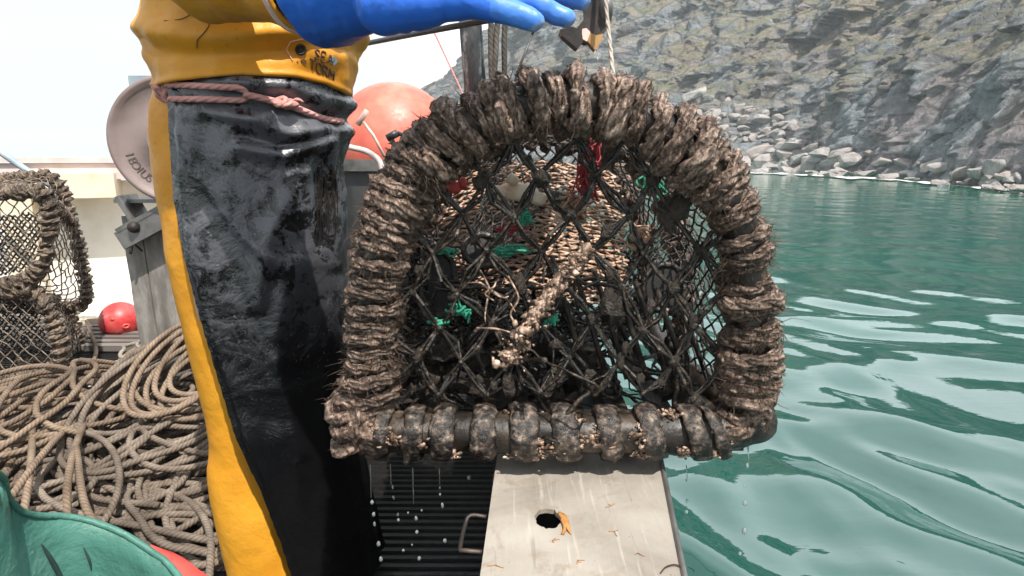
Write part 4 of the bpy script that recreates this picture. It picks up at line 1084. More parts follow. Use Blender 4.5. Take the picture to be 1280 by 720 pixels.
# trousers
LEG = [(150, 193, 400), (200, 195, 400), (240, 200, 396), (300, 211, 390), (360, 222, 380), (420, 238, 374), (470, 252, 368), (520, 266, 364), (548, 270, 362), (562, 265, 366), (580, 264, 372), (620, 271, 384), (680, 284, 398), (722, 297, 410)]
m = MB()
for y0, dx in ((1.205, 0), (1.36, .0)):
    rows = []
    for py in np.linspace(130, 722, 40):
        a = at(np.interp(py, [q[0] for q in LEG], [q[1] for q in LEG]), py, 1.22); b = at(np.interp(py, [q[0] for q in LEG], [q[2] for q in LEG]), py, 1.22)
        z = max(a[2], .045); rows.append(ring((a[0] + b[0]) / 2 + dx, y0, (b[0] - a[0]) / 2 - .006, ip(py, [(130, .09), (300, .098), (560, .085), (640, .10), (722, .095)]), z, 30))
    m.loft(rows)
rows = []
for py in np.linspace(60, 330, 16):
    a = at(ip(py, [(60, 206), (125, 203), (150, 194), (200, 203), (280, 222), (330, 232)]), py, YC); b = at(385, py, YC); rows.append(ring((a[0] + b[0]) / 2, YC, (b[0] - a[0]) / 2 - .004, ip(py, [(60, .14), (130, .145), (330, .13)]), a[2], 36))
m.loft(rows)
m = remesh(m, .011, 4); V = m.verts(); m.v = [V + .004 * np.stack([fbm(V * 9 + 4 * k, 3, 60 + k) for k in range(3)], -1)]
tro = m.build('trousers', M['yellow'], man)
m = MB()
for y0 in (1.185, 1.37):
    mm = MB(); limb(mm, [(-.57, y0, .11), (-.56, y0, .055)], [.06, .05]); limb(mm, [(-.58, y0, .05), (-.50, y0, .048), (-.41, y0, .04)], [.048, .05, .04]); remesh(mm, .009, 3).build('boot', M['boot'], man)

# apron
BL = [(85, 214), (118, 212), (140, 211), (200, 215), (240, 218), (300, 230), (360, 248), (420, 268), (470, 285), (500, 295), (560, 326), (620, 351), (680, 372), (706, 386)]
RR = [(85, 434), (112, 432), (122, 426), (135, 430), (150, 425), (168, 425), (186, 420), (205, 412), (240, 410), (300, 414), (400, 424), (500, 437), (600, 449), (706, 472)]
rows = []; NC = 110
for py in np.linspace(85, 706, 150):
    a = at(ip(py, [(85, 205), (125, 204), (150, 195)] + [(q[0], q[1]) for q in LEG[1:]]), py, YC); b = at(ip(py, RR), py, YC)
    cx, rx = (a[0] + b[0]) / 2, (b[0] - a[0]) / 2; ry = ip(py, [(85, .165), (122, .178), (150, .19), (300, .185), (706, .175)]) ; z = max(a[2], .06)
    tt = np.linspace(-PI * .98, -.1, 240); q = np.stack([cx + rx * np.cos(tt), YC + ry * np.sin(tt), np.full(240, z)], -1)
    pxs = np.array([proj(p)[0] for p in q]); i0 = int(np.argmin(np.abs(pxs - ip(py, BL)) + np.where(tt > -PI / 4, 99, 0)))
    th = np.linspace(tt[i0], PI * .55, NC); P_ = np.stack([cx + rx * np.cos(th), YC + ry * np.sin(th), np.full(NC, z)], -1)
    nn = np.stack([np.cos(th) / rx, np.sin(th) / ry, 0 * th], -1); nn /= np.linalg.norm(nn, axis=1, keepdims=True)
    pp = np.array([proj(p) for p in P_])
    def ridge(pts, w, h):
        q_ = np.array(pts, float); d = np.full(NC, 1e9)
        for u, v in zip(q_[:-1], q_[1:]):
            s_ = np.clip(((pp - u) * (v - u)).sum(1) / ((v - u) ** 2).sum(), 0, 1); d = np.minimum(d, np.linalg.norm(pp - (u + s_[:, None] * (v - u)), axis=1))
        return h * np.exp(-(d / w) ** 2)
    o = .012 + .006 * fbm(P_ * np.array([7, 7, 5]), 3, 4) + .0022 * fbm(P_ * 26, 3, 14)
    o = o + .010 * np.clip(vnoise(np.stack([th * 5.5, np.full(NC, z * 3), th * 0], -1), 6), -.4, 1) * ip(py, [(118, 0), (150, 1), (400, .5), (706, .9)])
    o = o + ridge([(232, 165), (262, 235), (300, 290), (345, 335)], 6, .006) + ridge([(318, 152), (360, 170), (422, 160)], 8, .012) + ridge([(300, 185), (350, 196), (400, 178), (424, 165)], 7, .010) - ridge([(300, 168), (350, 182), (405, 168)], 6, .010)
    o = o + ridge([(404, 180), (412, 240), (408, 330)], 9, .012) + ridge([(372, 215), (330, 300), (322, 380)], 10, .009) + ridge([(255, 140), (300, 148), (340, 146)], 6, .007) + ridge([(360, 330), (340, 430), (372, 560)], 14, .010)
    o = o - ridge([(200, 118), (300, 122), (350, 130), (432, 152)], 10, .012) + ridge([(290, 104), (360, 110), (430, 130)], 8, .012)
    o[:4] = .003
    if py < 106: o = np.minimum(o, .006) - .016 * (106 - py) / 21
    rows.append(P_ + nn * o[:, None])
AP = np.array(rows)
AP2 = AP.copy(); AP2[:, :, :2] += (np.array([[-.52, YC]]) - AP[:, :, :2]) * .012
m = MB(); m.sheet(AP); m.sheet(AP2[:, ::-1]); m.sheet(np.stack([AP[:, 0], AP2[:, 0]], 1)); m.sheet(np.stack([AP2[-1], AP[-1]], 1).transpose(0, 1, 2))
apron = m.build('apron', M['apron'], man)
bvA = BVHTree.FromPolygons([Vector(x) for x in AP.reshape(-1, 3)], [(i * NC + j, i * NC + j + 1, (i + 1) * NC + j + 1, (i + 1) * NC + j) for i in range(149) for j in range(NC - 1)])
def onto(bv, px, py, off, fallback=1.1):
    d = Vector(ray(px, py)).normalized(); h = bv.ray_cast(Vector(CAM), d)
    if h[0] is None: return at(px, py, fallback)
    return np.array(h[0] - d * off)
# drips of slime at the side of the apron
m = MB(); g = np.random.default_rng(2)
for k in range(34):
    x = g.uniform(394, 424); y = g.uniform(208, 258); pts = [onto(bvA, x + g.normal(0, .8) , y + j * g.uniform(10, 17), .004, 1.2) for j in range(5)]
    m.tube(resample(pts, 14), np.linspace(.0013, .0004, 14), 5)
m.build('hanging_weed', M['dark_weed'], man)
# cord round the waist, knotted
def surf_path(pts, off, n): return resample([onto(bvA, x, y, off + dz) for x, y, dz in pts], n)
m = MB()
m.tube(surf_path([(208, 106, .012), (240, 107, .010), (280, 109, .008), (298, 110, .008), (308, 116, .008), (306, 124, .008), (290, 125, .008), (250, 124, .010), (212, 124, .012)], 0, 60), .0056, 8)
m.tube(surf_path([(304, 118, .014), (320, 121, .010), (340, 126, .010), (358, 130, .01), (380, 139, .01), (404, 148, .01), (420, 151, .01), (428, 152, .006)], 0, 40), .0062, 8)
for (x, y, s, sd) in ((357, 129, .014, 1), (351, 127, .011, 2), (364, 132, .011, 3)):
    c_ = onto(bvA, x, y, .016); th = np.linspace(0, 2 * PI, 24, endpoint=False); g2 = np.random.default_rng(sd); e1, e2 = g2.normal(0, 1, 3), g2.normal(0, 1, 3); e1 /= np.linalg.norm(e1); e2 -= e1 * (e1 @ e2); e2 /= np.linalg.norm(e2)
    m.tube(c_ + s * (np.cos(th)[:, None] * e1 + np.sin(th)[:, None] * e2) * .8, .0055, 8, closed=True)
m.tube(resample([onto(bvA, 364, 128, .016), onto(bvA, 372, 124, .018), onto(bvA, 378, 128, .016)], 8), .003, 6)
for pts in ([(212, 104), (204, 110), (198, 118), (206, 124), (214, 121)], [(214, 108), (206, 118), (210, 127)], [(196, 108), (203, 116), (212, 126)], [(192, 112), (200, 107), (212, 104)]):
    m.tube(resample([at(x, y, 1.115 + .006 * k) for k, (x, y) in enumerate(pts)], 22), .0065, 8)
m.build('waist_cord', M['cord'], man)

# jacket
HEM = [(190, 108), (207, 105), (250, 98), (300, 93), (370, 97), (405, 106), (434, 119), (450, 122)]
JL = [(130, 210), (105, 207), (78, 201), (60, 203), (20, 199), (0, 199), (-100, 204), (-190, 222)]
JR = [(130, 434), (100, 441), (60, 451), (0, 456), (-100, 448), (-190, 425)]
JL, JR = JL[::-1], JR[::-1]
th = np.linspace(-PI, PI, 140, endpoint=False)
def jring(py):
    a = at(ip(py, JL), py, YC); b = at(ip(py, JR), py, YC); ry = ip(py, [(-190, .2), (0, .2), (130, .195)])
    return (a[0] + b[0]) / 2, (b[0] - a[0]) / 2, ry, a[2]
PYS_J = np.concatenate([np.linspace(130, -30, 46), np.linspace(-34, -190, 20)]); table = np.array([jring(p) for p in PYS_J])
hemz = []
for t_ in th:
    best = 1.12
    for it in range(6):
        k = np.interp(best, table[:, 3], np.arange(len(table))); cx, rx, ry = [np.interp(k, np.arange(len(table)), table[:, c_]) for c_ in range(3)]
        p = np.array([cx + rx * math.cos(t_), YC + ry * math.sin(t_), best]); px, py = proj(p)
        yy = min(p[1], YC + .05); best = at(px, ip(px, HEM), yy)[2]
    hemz.append(best)
hemz = np.array(hemz); ztop = table[-1, 3]
rows = []
for v in np.concatenate([np.linspace(0, .45, 50), np.linspace(.47, 1, 18)]):
    z = hemz + (ztop - hemz) * v; k = np.interp(z, table[:, 3], np.arange(len(table)))
    cx, rx, ry = [np.interp(k, np.arange(len(table)), table[:, c_]) for c_ in range(3)]
    P_ = np.stack([cx + rx * np.cos(th), YC + ry * np.sin(th), z], -1); nn = np.stack([np.cos(th), np.sin(th) , 0 * th], -1)
    o = .011 * fbm(P_ * np.array([6, 6, 9]), 3, 9) + .003 * ridged(P_ * np.array([9, 9, 14]), 3, 19) + .006 * vnoise(np.stack([np.sin(th) * 6, np.cos(th) * 6, z * 5], -1), 2) * (1 - v)
    o += .014 * np.exp(-((z - 1.215 - .02 * np.cos(th * 2)) / .018) ** 2) - .005 * np.exp(-((z - 1.185 - .02 * np.cos(th * 2)) / .014) ** 2)
    o += .005 * np.exp(-((z - hemz - .004) / .006) ** 2)
    rows.append(P_ + nn * o[:, None])
J = np.array(rows)
c_top = J[-1].mean(0); ext = []
for s, dz in ((.9, .02), (.72, .05), (.5, .085), (.38, .10), (.36, .16)): q = c_top + (J[-1] - c_top) * np.array([s, s, 1]); q[:, 2] += dz; ext.append(q)
inner_rows = []
for k in (24, 8, 0):
    q = J[k].copy(); q[:, 0] += (-.52 - q[:, 0]) * .03; q[:, 1] += (YC - q[:, 1]) * .03; inner_rows.append(q)
Jall = np.concatenate([np.array(inner_rows), J, np.array(ext)])
m = MB(); m.sheet(Jall, closed_u=True); jk = m.build('jacket', M['yellow'], man)
bvJ = BVHTree.FromPolygons([Vector(x) for x in m.verts()], m.f)
def strokes(name, mat, lines, r, off=.0014):
    m = MB()
    for l_ in lines:
        pts = [onto(bvJ, x, y, off) for x, y in l_]; m.tube(resample(pts, max(6, 5 * len(pts)), smooth=len(l_) > 3), r, 6)
    return m.build(name, M[mat], jk)
def txt(word, x0, y0, dx, dy, w, h):
    G_ = {'S': [[(.9, .1), (.4, 0), (.1, .25), (.5, .5), (.9, .72), (.5, 1), (.05, .9)]], 'E': [[(.9, 0), (.1, 0), (.1, 1), (.9, 1)], [(.1, .5), (.75, .5)]], 'A': [[(.0, 1), (.5, 0), (1, 1)], [(.2, .62), (.8, .62)]],
          'T': [[(0, 0), (1, 0)], [(.5, 0), (.5, 1)]], 'O': [[(.5, 0), (.1, .2), (0, .5), (.15, .85), (.5, 1), (.85, .85), (1, .5), (.9, .2), (.5, 0)]], 'R': [[(.1, 1), (.1, 0)], [(.1, 0), (.7, .05), (.85, .28), (.6, .5), (.1, .55)], [(.45, .55), (.95, 1)]], 'M': [[(0, 1), (.1, .1)], [(.1, .1), (.5, .7)], [(.5, .7), (.9, .1)], [(.9, .1), (1, 1)]]}
    out = []
    for k, ch in enumerate(word):
        for l_ in G_[ch]: out.append([(x0 + k * dx + a * w - b * h * .08, y0 + k * dy + b * h + a * dy * w / dx) for a, b in l_])
    return out
strokes('lettering', 'ink', txt('SEA', 394, 61, 8.0, 3.0, 6.4, 11.5) + txt('TORM', 388, 73, 8.0, 3.9, 6.4, 12.5), .0013)
strokes('small_mark', 'ink', [[(376, 76), (379, 74), (383, 77), (380, 78), (376, 76)], [(371, 77), (373, 77)]], .0008)
strokes('seam', 'ink', [[(205, 26), (225, 24), (240, 17), (247, 11)], [(252, 10), (259, 22), (261, 32), (254, 42), (247, 50), (246, 60)]], .0007)
strokes('patch_edge', 'lining', [[(358, 62), (363, 52), (382, 48)], [(358, 62), (366, 76)]], .0008)
m = MB(); c_ = onto(bvJ, 376, 62, .002)
for r_, tr in ((.0088, .0022), (.0045, .0018)):
    q = [onto(bvJ, 376 + r_ * 640 * math.cos(a), 62 + r_ * 640 * math.sin(a), .002) for a in np.arange(20) * 2 * PI / 20]; m.tube(q, tr, 6, closed=True)
m.ball(c_, .003, 8, 6); m.build('press_stud', M['brownsteel'], jk)
m = MB(); q = [onto(bvJ, 417 + 4.5 * math.cos(a), 76 + 5 * math.sin(a), .0010) for a in np.arange(16) * 2 * PI / 16]; q2 = [onto(bvJ, 417 + 4.5 * math.cos(a), 76 + 5 * math.sin(a), -.002) for a in np.arange(16) * 2 * PI / 16]
m.add(q, [tuple(range(16))]); m.sheet([q, q2], closed_u=True); m.build('blue_dot', M['sky_dot'], jk, smooth=False)
# sleeves
def sleeve(pts, rad, name, seed, cuff=True):
    p = resample(np.array(pts), 70); t = np.linspace(0, 1, 70); r = np.interp(t, np.linspace(0, 1, len(rad)), rad)
    V, f, _ = tube_geo(p, r, 40, caps=False); V = disp(V, .008, 11, seed) + .003 * np.stack([vnoise(V * np.array([40, 14, 40]) + k, seed) for k in range(3)], -1)
    G_ = V.reshape(70, 40, 3); c_ = p[-1]; inn = [c_ + (G_[-1] - c_) * .9, c_ + (G_[-8] - c_) + (p[-8] - p[-1]) * .0 - (G_[-8] - p[-8]) * .12 + (p[-8] - c_) * 1.0]
    m = MB(); m.sheet(np.concatenate([G_, np.array(inn)]), closed_u=True); s_ = m.build(name, M['yellow'], jk)
    if cuff:
        m = MB(); m.tube(G_[-2], .0042, 8, closed=True); m.build('cuff_edge', M['lining'], s_)
    return s_
sleeve([SH_R, (SH_R + EL_R) / 2 + [-.02, -.03, 0], EL_R, at(330, -38, .90), at(382, -30, .85)], [.10, .092, .075, .066, .062], 'sleeve', 5)
sleeve([SH_L, EL_L, (EL_L + WR_L) / 2, WR_L], [.10, .08, .065, .05], 'sleeve', 6)
# loose folded flap of the jacket under the arm
fl = [[at(x, y, Y) for x, y, Y in r_] for r_ in (((268, -14, 1.0), (285, -4, .98), (310, 4, .97), (340, 8, .97), (366, 12, .97), (388, 18, .97)), ((270, 0, .99), (292, 8, .965), (318, 16, .95), (340, 19, .95), (364, 24, .95), (386, 24, .95)), ((274, 8, 1.0), (296, 14, .97), (318, 21, .955), (342, 25, .95), (364, 33, .95), (391, 34, .95)), ((280, -2, 1.02), (300, 6, 1.0), (322, 14, .99), (345, 18, .99), (366, 22, .99), (386, 24, .99)))]
G_ = np.array([resample(r_, 24) for r_ in fl]); G_ = np.array([resample(G_[:, k], 12) for k in range(24)]).transpose(1, 0, 2)
m = MB(); m.sheet(G_ + .003 * np.stack([fbm(G_ * 30 + k, 2, k) for k in range(3)], -1)); m.build('folded_flap', M['yellow'], jk)
m = MB(); m.tube(resample([at(x, y, .947) for x, y in ((268, -8), (288, 4), (310, 9), (330, 9), (346, 15), (358, 18), (384, 14))], 40), .0042, 7, sq=(1, .6)); m.build('flap_piping', M['lining'], jk)

# gloves
def glove(fingers, thumb, gaunt, tips, voxel=.0032):
    m = MB()
    for pts, rad in fingers + [thumb]: limb(m, pts, rad, 14, 26)
    limb(m, gaunt[0], gaunt[1], 24, 30)
    mm = remesh(m, voxel, 5); V = mm.verts(); mm.v = [V + .0005 * np.stack([fbm(V * 60 + 3 * k, 3, k) for k in range(3)], -1) + .0036 * np.stack([vnoise(V * 18 + 3 * k, k + 5) for k in range(3)], -1) + .0013 * np.stack([vnoise(V * np.array([110, 30, 30]) + 3 * k, k + 15) for k in range(3)], -1)]
    o = mm.build('glove', M['blue'], man); o.data.materials.append(M['fingertip']); o.data.materials.append(M['painted_highlight_blue']); V = mm.verts(); fx = np.mean([p_[2][0] for p_, r_ in fingers])
    for q in o.data.polygons:
        c_ = V[list(q.vertices)].mean(0)
        if c_[0] > fx + .012 + .02 * float(vnoise(c_ * 60, 4)): q.material_index = 2
        if min(np.linalg.norm(c_ - t_) for t_ in tips) < .011: q.material_index = 1
    return o
fg = [([at(478, 6, .745), at(540, 6, .715), at(596, 7, .70), at(645, 18, .695), at(667, 27, .693)], [.032, .027, .0195, .0155, .0120]),
      ([at(478, -14, .76), at(550, -14, .735), at(610, -10, .725), at(675, 8, .722), at(708, 22, .722)], [.032, .028, .0195, .0150, .0115]),
      ([at(478, -36, .775), at(555, -38, .755), at(620, -36, .75), at(690, -16, .75), at(729, -1, .75)], [.032, .027, .0190, .0150, .0115]),
      ([at(478, -56, .79), at(550, -60, .775), at(610, -60, .77), at(665, -48, .77), at(700, -38, .77)], [.030, .024, .0155, .0120, .0100])]
glove(fg, ([at(470, -50, .76), at(520, -88, .72), at(565, -104, .70), at(600, -100, .69)], [.028, .022, .016, .0125]),
      ([at(378, -26, .86), at(394, -22, .845), at(424, -22, .82), at(460, -22, .785), at(500, -20, .755)], [.030, .080, .069, .054, .042]), [at(674, 36, .693), at(714, 30, .722), at(735, 5, .75)])
o_ = WR_L
fg2 = [([o_ + [0, -.03 + .02 * k, 0], o_ + [.07, -.034 + .022 * k, .01], o_ + [.115, -.034 + .023 * k, .03 - .004 * k], o_ + [.125, -.02 + .02 * k, .06]], [.024, .02, .0135, .011]) for k in range(4)]
glove(fg2, ([o_ + [.01, -.03, .0], o_ + [.05, -.06, .03], o_ + [.085, -.06, .055]], [.022, .016, .012]), ([o_ + [-.16, .07, -.06], o_ + [-.08, .035, -.03], o_], [.07, .058, .04]), [o_ + [.125, -.02, .06]], .005)

# ============================================================ HAULER, POST
M['letter'] = simple('raised_casting', [(.3, (.075, .055, .05)), (.6, (.13, .1, .09))], 20, rough=(.5, .7), bump=0)
hl_ = thing('pot_hauler', 'pinkish grey round hauler disc with raised lettering on the rim', 'hauler', at(222, 176, 2.3) * np.array([1, 1, 0]))
HCN = at(222, 176, 2.3); HR = .232
prof = [(0, -.035), (.03, -.035), (.03, -.012), (.09, -.010), (.094, -.016), (.10, -.016), (.104, -.008), (.205, -.014), (.215, -.026), (.228, -.026), (.232, -.016), (.224, 0), (.15, .022), (0, .022)]
m = MB(); th = np.linspace(0, 2 * PI, 72, endpoint=False)
tl = R(9); ca, sa = math.cos(tl), math.sin(tl)
def hp(r_, a, y):
    p = np.array([r_ * math.cos(a), y, r_ * math.sin(a)]); return HCN + np.array([p[0] * ca - p[1] * sa, p[0] * sa + p[1] * ca, p[2]])
m.sheet([[hp(max(r_, .001), a, y) for a in th] for r_, y in prof], closed_u=True); m.build('disc', M['hauler'], hl_)
m = MB(); m.sheet([[hp(max(r_, .001), a, .085 - y) for a in th] for r_, y in prof], closed_u=True); m.build('rear_disc', M['hauler'], hl_)
m = MB(); m.tube([hp(0.0001, 0, .0), hp(0.0001, 0, .25)], .06, 20); m.build('drive_shaft', M['steel'], hl_)
m = MB(); m.tube([hp(.0001, 0, -.034), hp(.0001, 0, -.044)], .012, 8); m.build('hub_nut', M['brownsteel'], hl_)
for k, ch in enumerate('IEOIUS 802 I'):
    if ch == ' ': continue
    a = R(197 + k * 7.0); cu = bpy.data.curves.new('t', 'FONT'); cu.body = ch; cu.size = .042; cu.extrude = .003; cu.align_x = 'CENTER'; cu.align_y = 'CENTER'
    to = bpy.data.objects.new('t', cu); COL.objects.link(to); dg = bpy.context.evaluated_depsgraph_get(); dg.update(); me = bpy.data.meshes.new_from_object(to.evaluated_get(dg)); bpy.data.objects.remove(to)
    mv = [v.co[:] for v in me.vertices]; mf = [tuple(p.vertices) for p in me.polygons]; out = []
    for x, y, z in mv:
        rr_ = .172 - y; aa = a + x / .172; out.append(hp(rr_, aa, -.0125 - z * .6))
    m = MB(); m.add(out, mf); m.build('raised_letter', M['letter'], hl_, smooth=False)
m = MB(); c_ = at(186, 118, 2.42); m.box(c_ + [.05, .03, -.06], (.26, .03, .26)); m.build('guard_plate', M['bluegrey'], hl_, smooth=False)
m = MB(); ang = R(27); ax = np.array([[math.cos(ang), 0, math.sin(ang)], [0, 1, 0], [-math.sin(ang), 0, math.cos(ang)]])
m.box(at(190, 268, 2.34), (.26, .10, .016), ax); m.box(at(186, 282, 2.30), (.26, .016, .07), ax); m.box(at(168, 262, 2.36), (.016, .12, .12), ax); m.box(at(186, 250, 2.4), (.2, .12, .014)); m.build('bracket', M['steel'], hl_, smooth=False)
m = MB(); m.tube([at(167, 284, 2.28), at(167, 284, 2.33)], .022, 12); m.tube(resample([at(160, 296, 2.3), at(164, 306, 2.3), at(163, 317, 2.3)], 10), .006, 6); m.tube([at(162, 300, 2.3), at(178, 314, 2.34)], .004, 6); m.build('bolt', M['brownsteel'], hl_)
post = MB(); c_ = at(203, 300, 2.44); zt_ = at(200, 268, 2.44)[2]
n_ = 24; rows = []
for k in range(n_):
    z = zt_ * k / (n_ - 1); w = .09 + .006 * fbm(np.array([z * 9, .5, 1.0]), 3, 2); sh = .02 * (1 - z / zt_) - .02
    sq_ = [(-1, -1), (-.2, -1), (-.17, -.9), (-.13, -1), (1, -1), (1, 1), (-1, 1)]
    rows.append([(c_[0] + sh + a * w, 2.44 + b * .075, z) for a, b in sq_])
post.loft(rows); tag(post.build('mooring_post', M['greywood'], smooth=False), 'weathered grey wooden post with flaking paint holding up the hauler bracket', 'post')

# ============================================================ ROPES ON DECK
def coil_path(c, r0, turns, seed, drift=.05, rvar=.25, dome=(.2, .5), ellipse=.8, plane=None, npt=40, wob=.06, zlift=.012, fill=1.0):
    g = np.random.default_rng(seed); n = int(turns * npt); k = np.arange(n) / npt
    def sm(s, a, fr=1.0):
        q = np.stack([k * fr, k * 0 + s * 3.7, k * 0], -1); return a * vnoise(q, seed + s)
    a = 2 * PI * k + sm(1, .8, .3); rad = r0 * (1 + rvar * 1.6 * sm(2, 1, .9)) * (1 + wob * vnoise(np.stack([np.cos(a) * 1.1 + k * .7, np.sin(a) * 1.1, k * 0], -1), seed))
    ori = sm(3, 2.0, .3)
    x = rad * np.cos(a); y = rad * ellipse * np.sin(a); X = x * np.cos(ori) - y * np.sin(ori) + sm(4, drift * 2.6, .5); Y = x * np.sin(ori) + y * np.cos(ori) + sm(5, drift * 2.6, .5)
    if plane is None:
        d = np.clip(1 - (X ** 2 + Y ** 2) / dome[1] ** 2, 0, 1) * dome[0]
        z = .012 + d * np.clip(.25 + .8 * (k / turns) ** .6 * fill, 0, 1.2) + .04 * np.abs(sm(7, 1, .9)) + .03 * np.sin(a + seed) * sm(8, 1, .4)
        return np.stack([c[0] + X, c[1] + Y, c[2] + np.maximum(z, .012)], -1)
    e1, e2, e3 = [np.array(q, float) for q in plane]
    zz = (k / turns - .5) * zlift * turns + sm(6, .06, .7)
    p = np.array(c) + X[:, None] * e1 + Y[:, None] * e2 + zz[:, None] * e3; p[:, 2] = np.maximum(p[:, 2], .02); return p
def rope_thing(name, paths, mat, label, r=.0092, cat='rope', sides=7):
    m = MB()
    for p in paths: m.tube(p, r, sides)
    return tag(m.build(name, M[mat]), label, cat)
PL = ((1, 0, 0), (0, .84, .54), (0, -.54, .84))
cA = np.array([-1.06, 1.86, .20])
rope_thing('rope_coil', [coil_path(cA, .275, 17, 11, drift=.045, rvar=.20, ellipse=1.12, plane=PL, zlift=.009, wob=.05)], 'rope_grey', 'big neat coil of grey-brown rope leaning up behind the yellow trouser leg', .0098)
rope_thing('rope_coil', [coil_path(cA + [.05, .06, .13], .19, 7, 17, drift=.03, rvar=.15, ellipse=.75, plane=((1, 0, .06), (0, .8, .6), (0, -.6, .8)), zlift=.012)], 'rope_tan', 'small upper coil of rope lying across the top of the big coil', .0092)
rope_thing('rope_pile', [coil_path(np.array([-1.12, 1.9, 0]), .30, 17, 23, drift=.16, rvar=.35, dome=(.20, .55), ellipse=.75, wob=.2), coil_path(np.array([-1.2, 1.75, 0]), .24, 12, 24, drift=.22, rvar=.45, dome=(.14, .6), ellipse=.7, wob=.25)], 'rope_grey', 'loose heap of grey rope underneath the big coil', .0092)
rope_thing('rope_pile', [coil_path(np.array([-1.62, 1.95, 0]), .23, 17, 31, drift=.20, rvar=.4, dome=(.26, .62), ellipse=.75, wob=.3), coil_path(np.array([-1.55, 1.85, 0]), .28, 12, 37, drift=.16, rvar=.4, dome=(.22, .62), ellipse=.7, wob=.25)], 'rope_tan', 'tangled heap of brown rope spilling in front of the stacked creels', .0092)
rope_thing('rope_bundle', [coil_path(np.array([-1.62, 2.62, 0.02]), .13, 9, 41, drift=.07, rvar=.4, dome=(.14, .35), ellipse=.8, wob=.3), coil_path(np.array([-1.72, 2.45, 0.0]), .10, 8, 43, drift=.09, rvar=.4, dome=(.12, .35), ellipse=.8, wob=.3)], 'rope_pale', 'small bundle of pale rope beside the round red float', .0085)
rope_thing('rope_pile', [coil_path(np.array([-1.02, 1.52, 0]), .30, 11, 51, drift=.16, rvar=.4, dome=(.05, .6), ellipse=.5, wob=.2), coil_path(np.array([-.95, 1.62, 0]), .34, 10, 57, drift=.10, rvar=.3, dome=(.05, .6), ellipse=.6, wob=.15)], 'rope_grey', 'flat spread of dark rope on the deck nearest the green tub', .0092)
lines = []
for (pts) in ([(0, 640), (60, 560), (120, 500), (160, 455), (235, 415)], [(90, 700), (85, 600), (110, 520), (150, 450), (190, 425)], [(20, 700), (40, 560), (36, 480), (20, 440)], [(95, 560), (110, 640), (160, 690)], [(100, 470), (120, 440), (108, 400), (107, 380)]):
    q = []
    for x, y in pts:
        p = on_z(x, y, .06); z = .06 + .16 * float(np.clip(1 - ((p[0] + 1.3) ** 2 + (p[1] - 1.9) ** 2) / .5, 0, 1)); q.append(on_z(x, y, z))
    lines.append(resample(q, 60))
rope_thing('loose_rope', lines, 'rope_tan', 'long loose bights of rope running over the heaps towards the post', .0094)
# ============================================================ STACKED CREELS ON THE LEFT
def stacked_creel(loc_y, fpx, rpx, label, seed, base):
    t = thing('lobster_creel', label, 'creel', at(20, base, loc_y) * np.array([1, 1, 0]))
    YA, YB_ = loc_y, loc_y + .62
    fr = resample([at(x, y, YA) for x, y in fpx], 90, closed=True); rr_ = resample([at(x, y, YB_) for x, y in rpx], 90, closed=True)
    d0 = np.linalg.norm(rr_[0] - fr, axis=1).argmin()
    global FUZZ
    FUZZ = []
    wrapped(np.vstack([fr, fr[:1]]), .022, .011, .030, 'front_hoop', t, M['wrap2'], seed, seg=16, sides=7, amp=.006)
    wrapped(np.vstack([rr_, rr_[:1]]), .022, .011, .032, 'rear_hoop', t, M['wrap2'], seed + 4, seg=16, sides=7, amp=.006)
    for k in (8, 30, 52, 74):
        wrapped(resample([fr[k], (fr[k] + rr_[k]) / 2, rr_[k]], 40), .02, .010, .034, 'side_bar', t, M['wrap2'], seed + k, seg=14, sides=7, amp=.005)
    cf = fr.mean(0)
    def ff(u, v):
        k = (u * 89.999); i = np.floor(k).astype(int) % 90; f_ = (k - np.floor(k))[..., None]; e = fr[i] * (1 - f_) + fr[(i + 1) % 90] * f_; e2 = rr_[i] * (1 - f_) + rr_[(i + 1) % 90] * f_
        return e + (e2 - e) * v[..., None]
    net(ff, 40, 14, .0026, seed + 1, knots=False, sides=4, sag=.2).build('cover_net', M['grey_net'], t)
    def fe(u, v):
        lo, hi = fr.min(0), fr.max(0); return np.stack([lo[0] + u * (hi[0] - lo[0]), np.full(u.shape, YA), lo[2] + v * (hi[2] - lo[2])], -1)
    poly = fr[:, [0, 2]]
    def kp(p):
        x, z = p[..., 0], p[..., 2]; r = np.zeros(x.shape, bool)
        for a in range(90):
            (x1, y1), (x2, y2) = poly[a], poly[(a + 1) % 90]; r ^= ((y1 > z) != (y2 > z)) & (x < (x2 - x1) * (z - y1) / (y2 - y1 + 1e-12) + x1)
        return r
    net(fe, 13, 14, .0026, seed + 2, keep=kp, knots=False, sides=4).build('front_net', M['grey_net'], t)
    def fe2(u, v):
        q = fe(u, v); cm = (fr.mean(0) + rr_.mean(0)) / 2; return cm + (q - cf) * np.array([.74, 0, .74])
    net(fe2, 22, 24, .0042, seed + 7, keep=lambda p: kp(cf + (p - (fr.mean(0) + rr_.mean(0)) / 2) / .76), knots=False, sides=4, sag=.3).build('shade_net', M['twine'], t)  # dense dark net added to stand in for the shadow inside the creel
    return t
M['wrap2'] = fouled('pale_fouled_rope', [(0.40, (.03, .021, .015)), (0.47, (.15, .105, .075)), (0.54, (.32, .235, .17)), (0.64, (.52, .41, .32))], bs=110)
M['grey_net'] = simple('grey_net_twine', [(.3, (.04, .03, .022)), (.5, (.14, .105, .078)), (.7, (.36, .28, .21))], 30, rough=(.5, .8), bump=.5, bscale=200, bdist=.002)
stacked_creel(2.42, [(-150, 262), (-60, 250), (20, 240), (50, 240), (62, 262), (58, 310), (44, 342), (10, 356), (-60, 366), (-150, 376)], [(-100, 240), (-30, 228), (40, 221), (66, 222), (82, 250), (100, 320), (108, 372), (84, 384), (0, 384), (-100, 384)], 'pale rope-bound creel on top of the stack at the left, brightly lit netting', 200, 356)
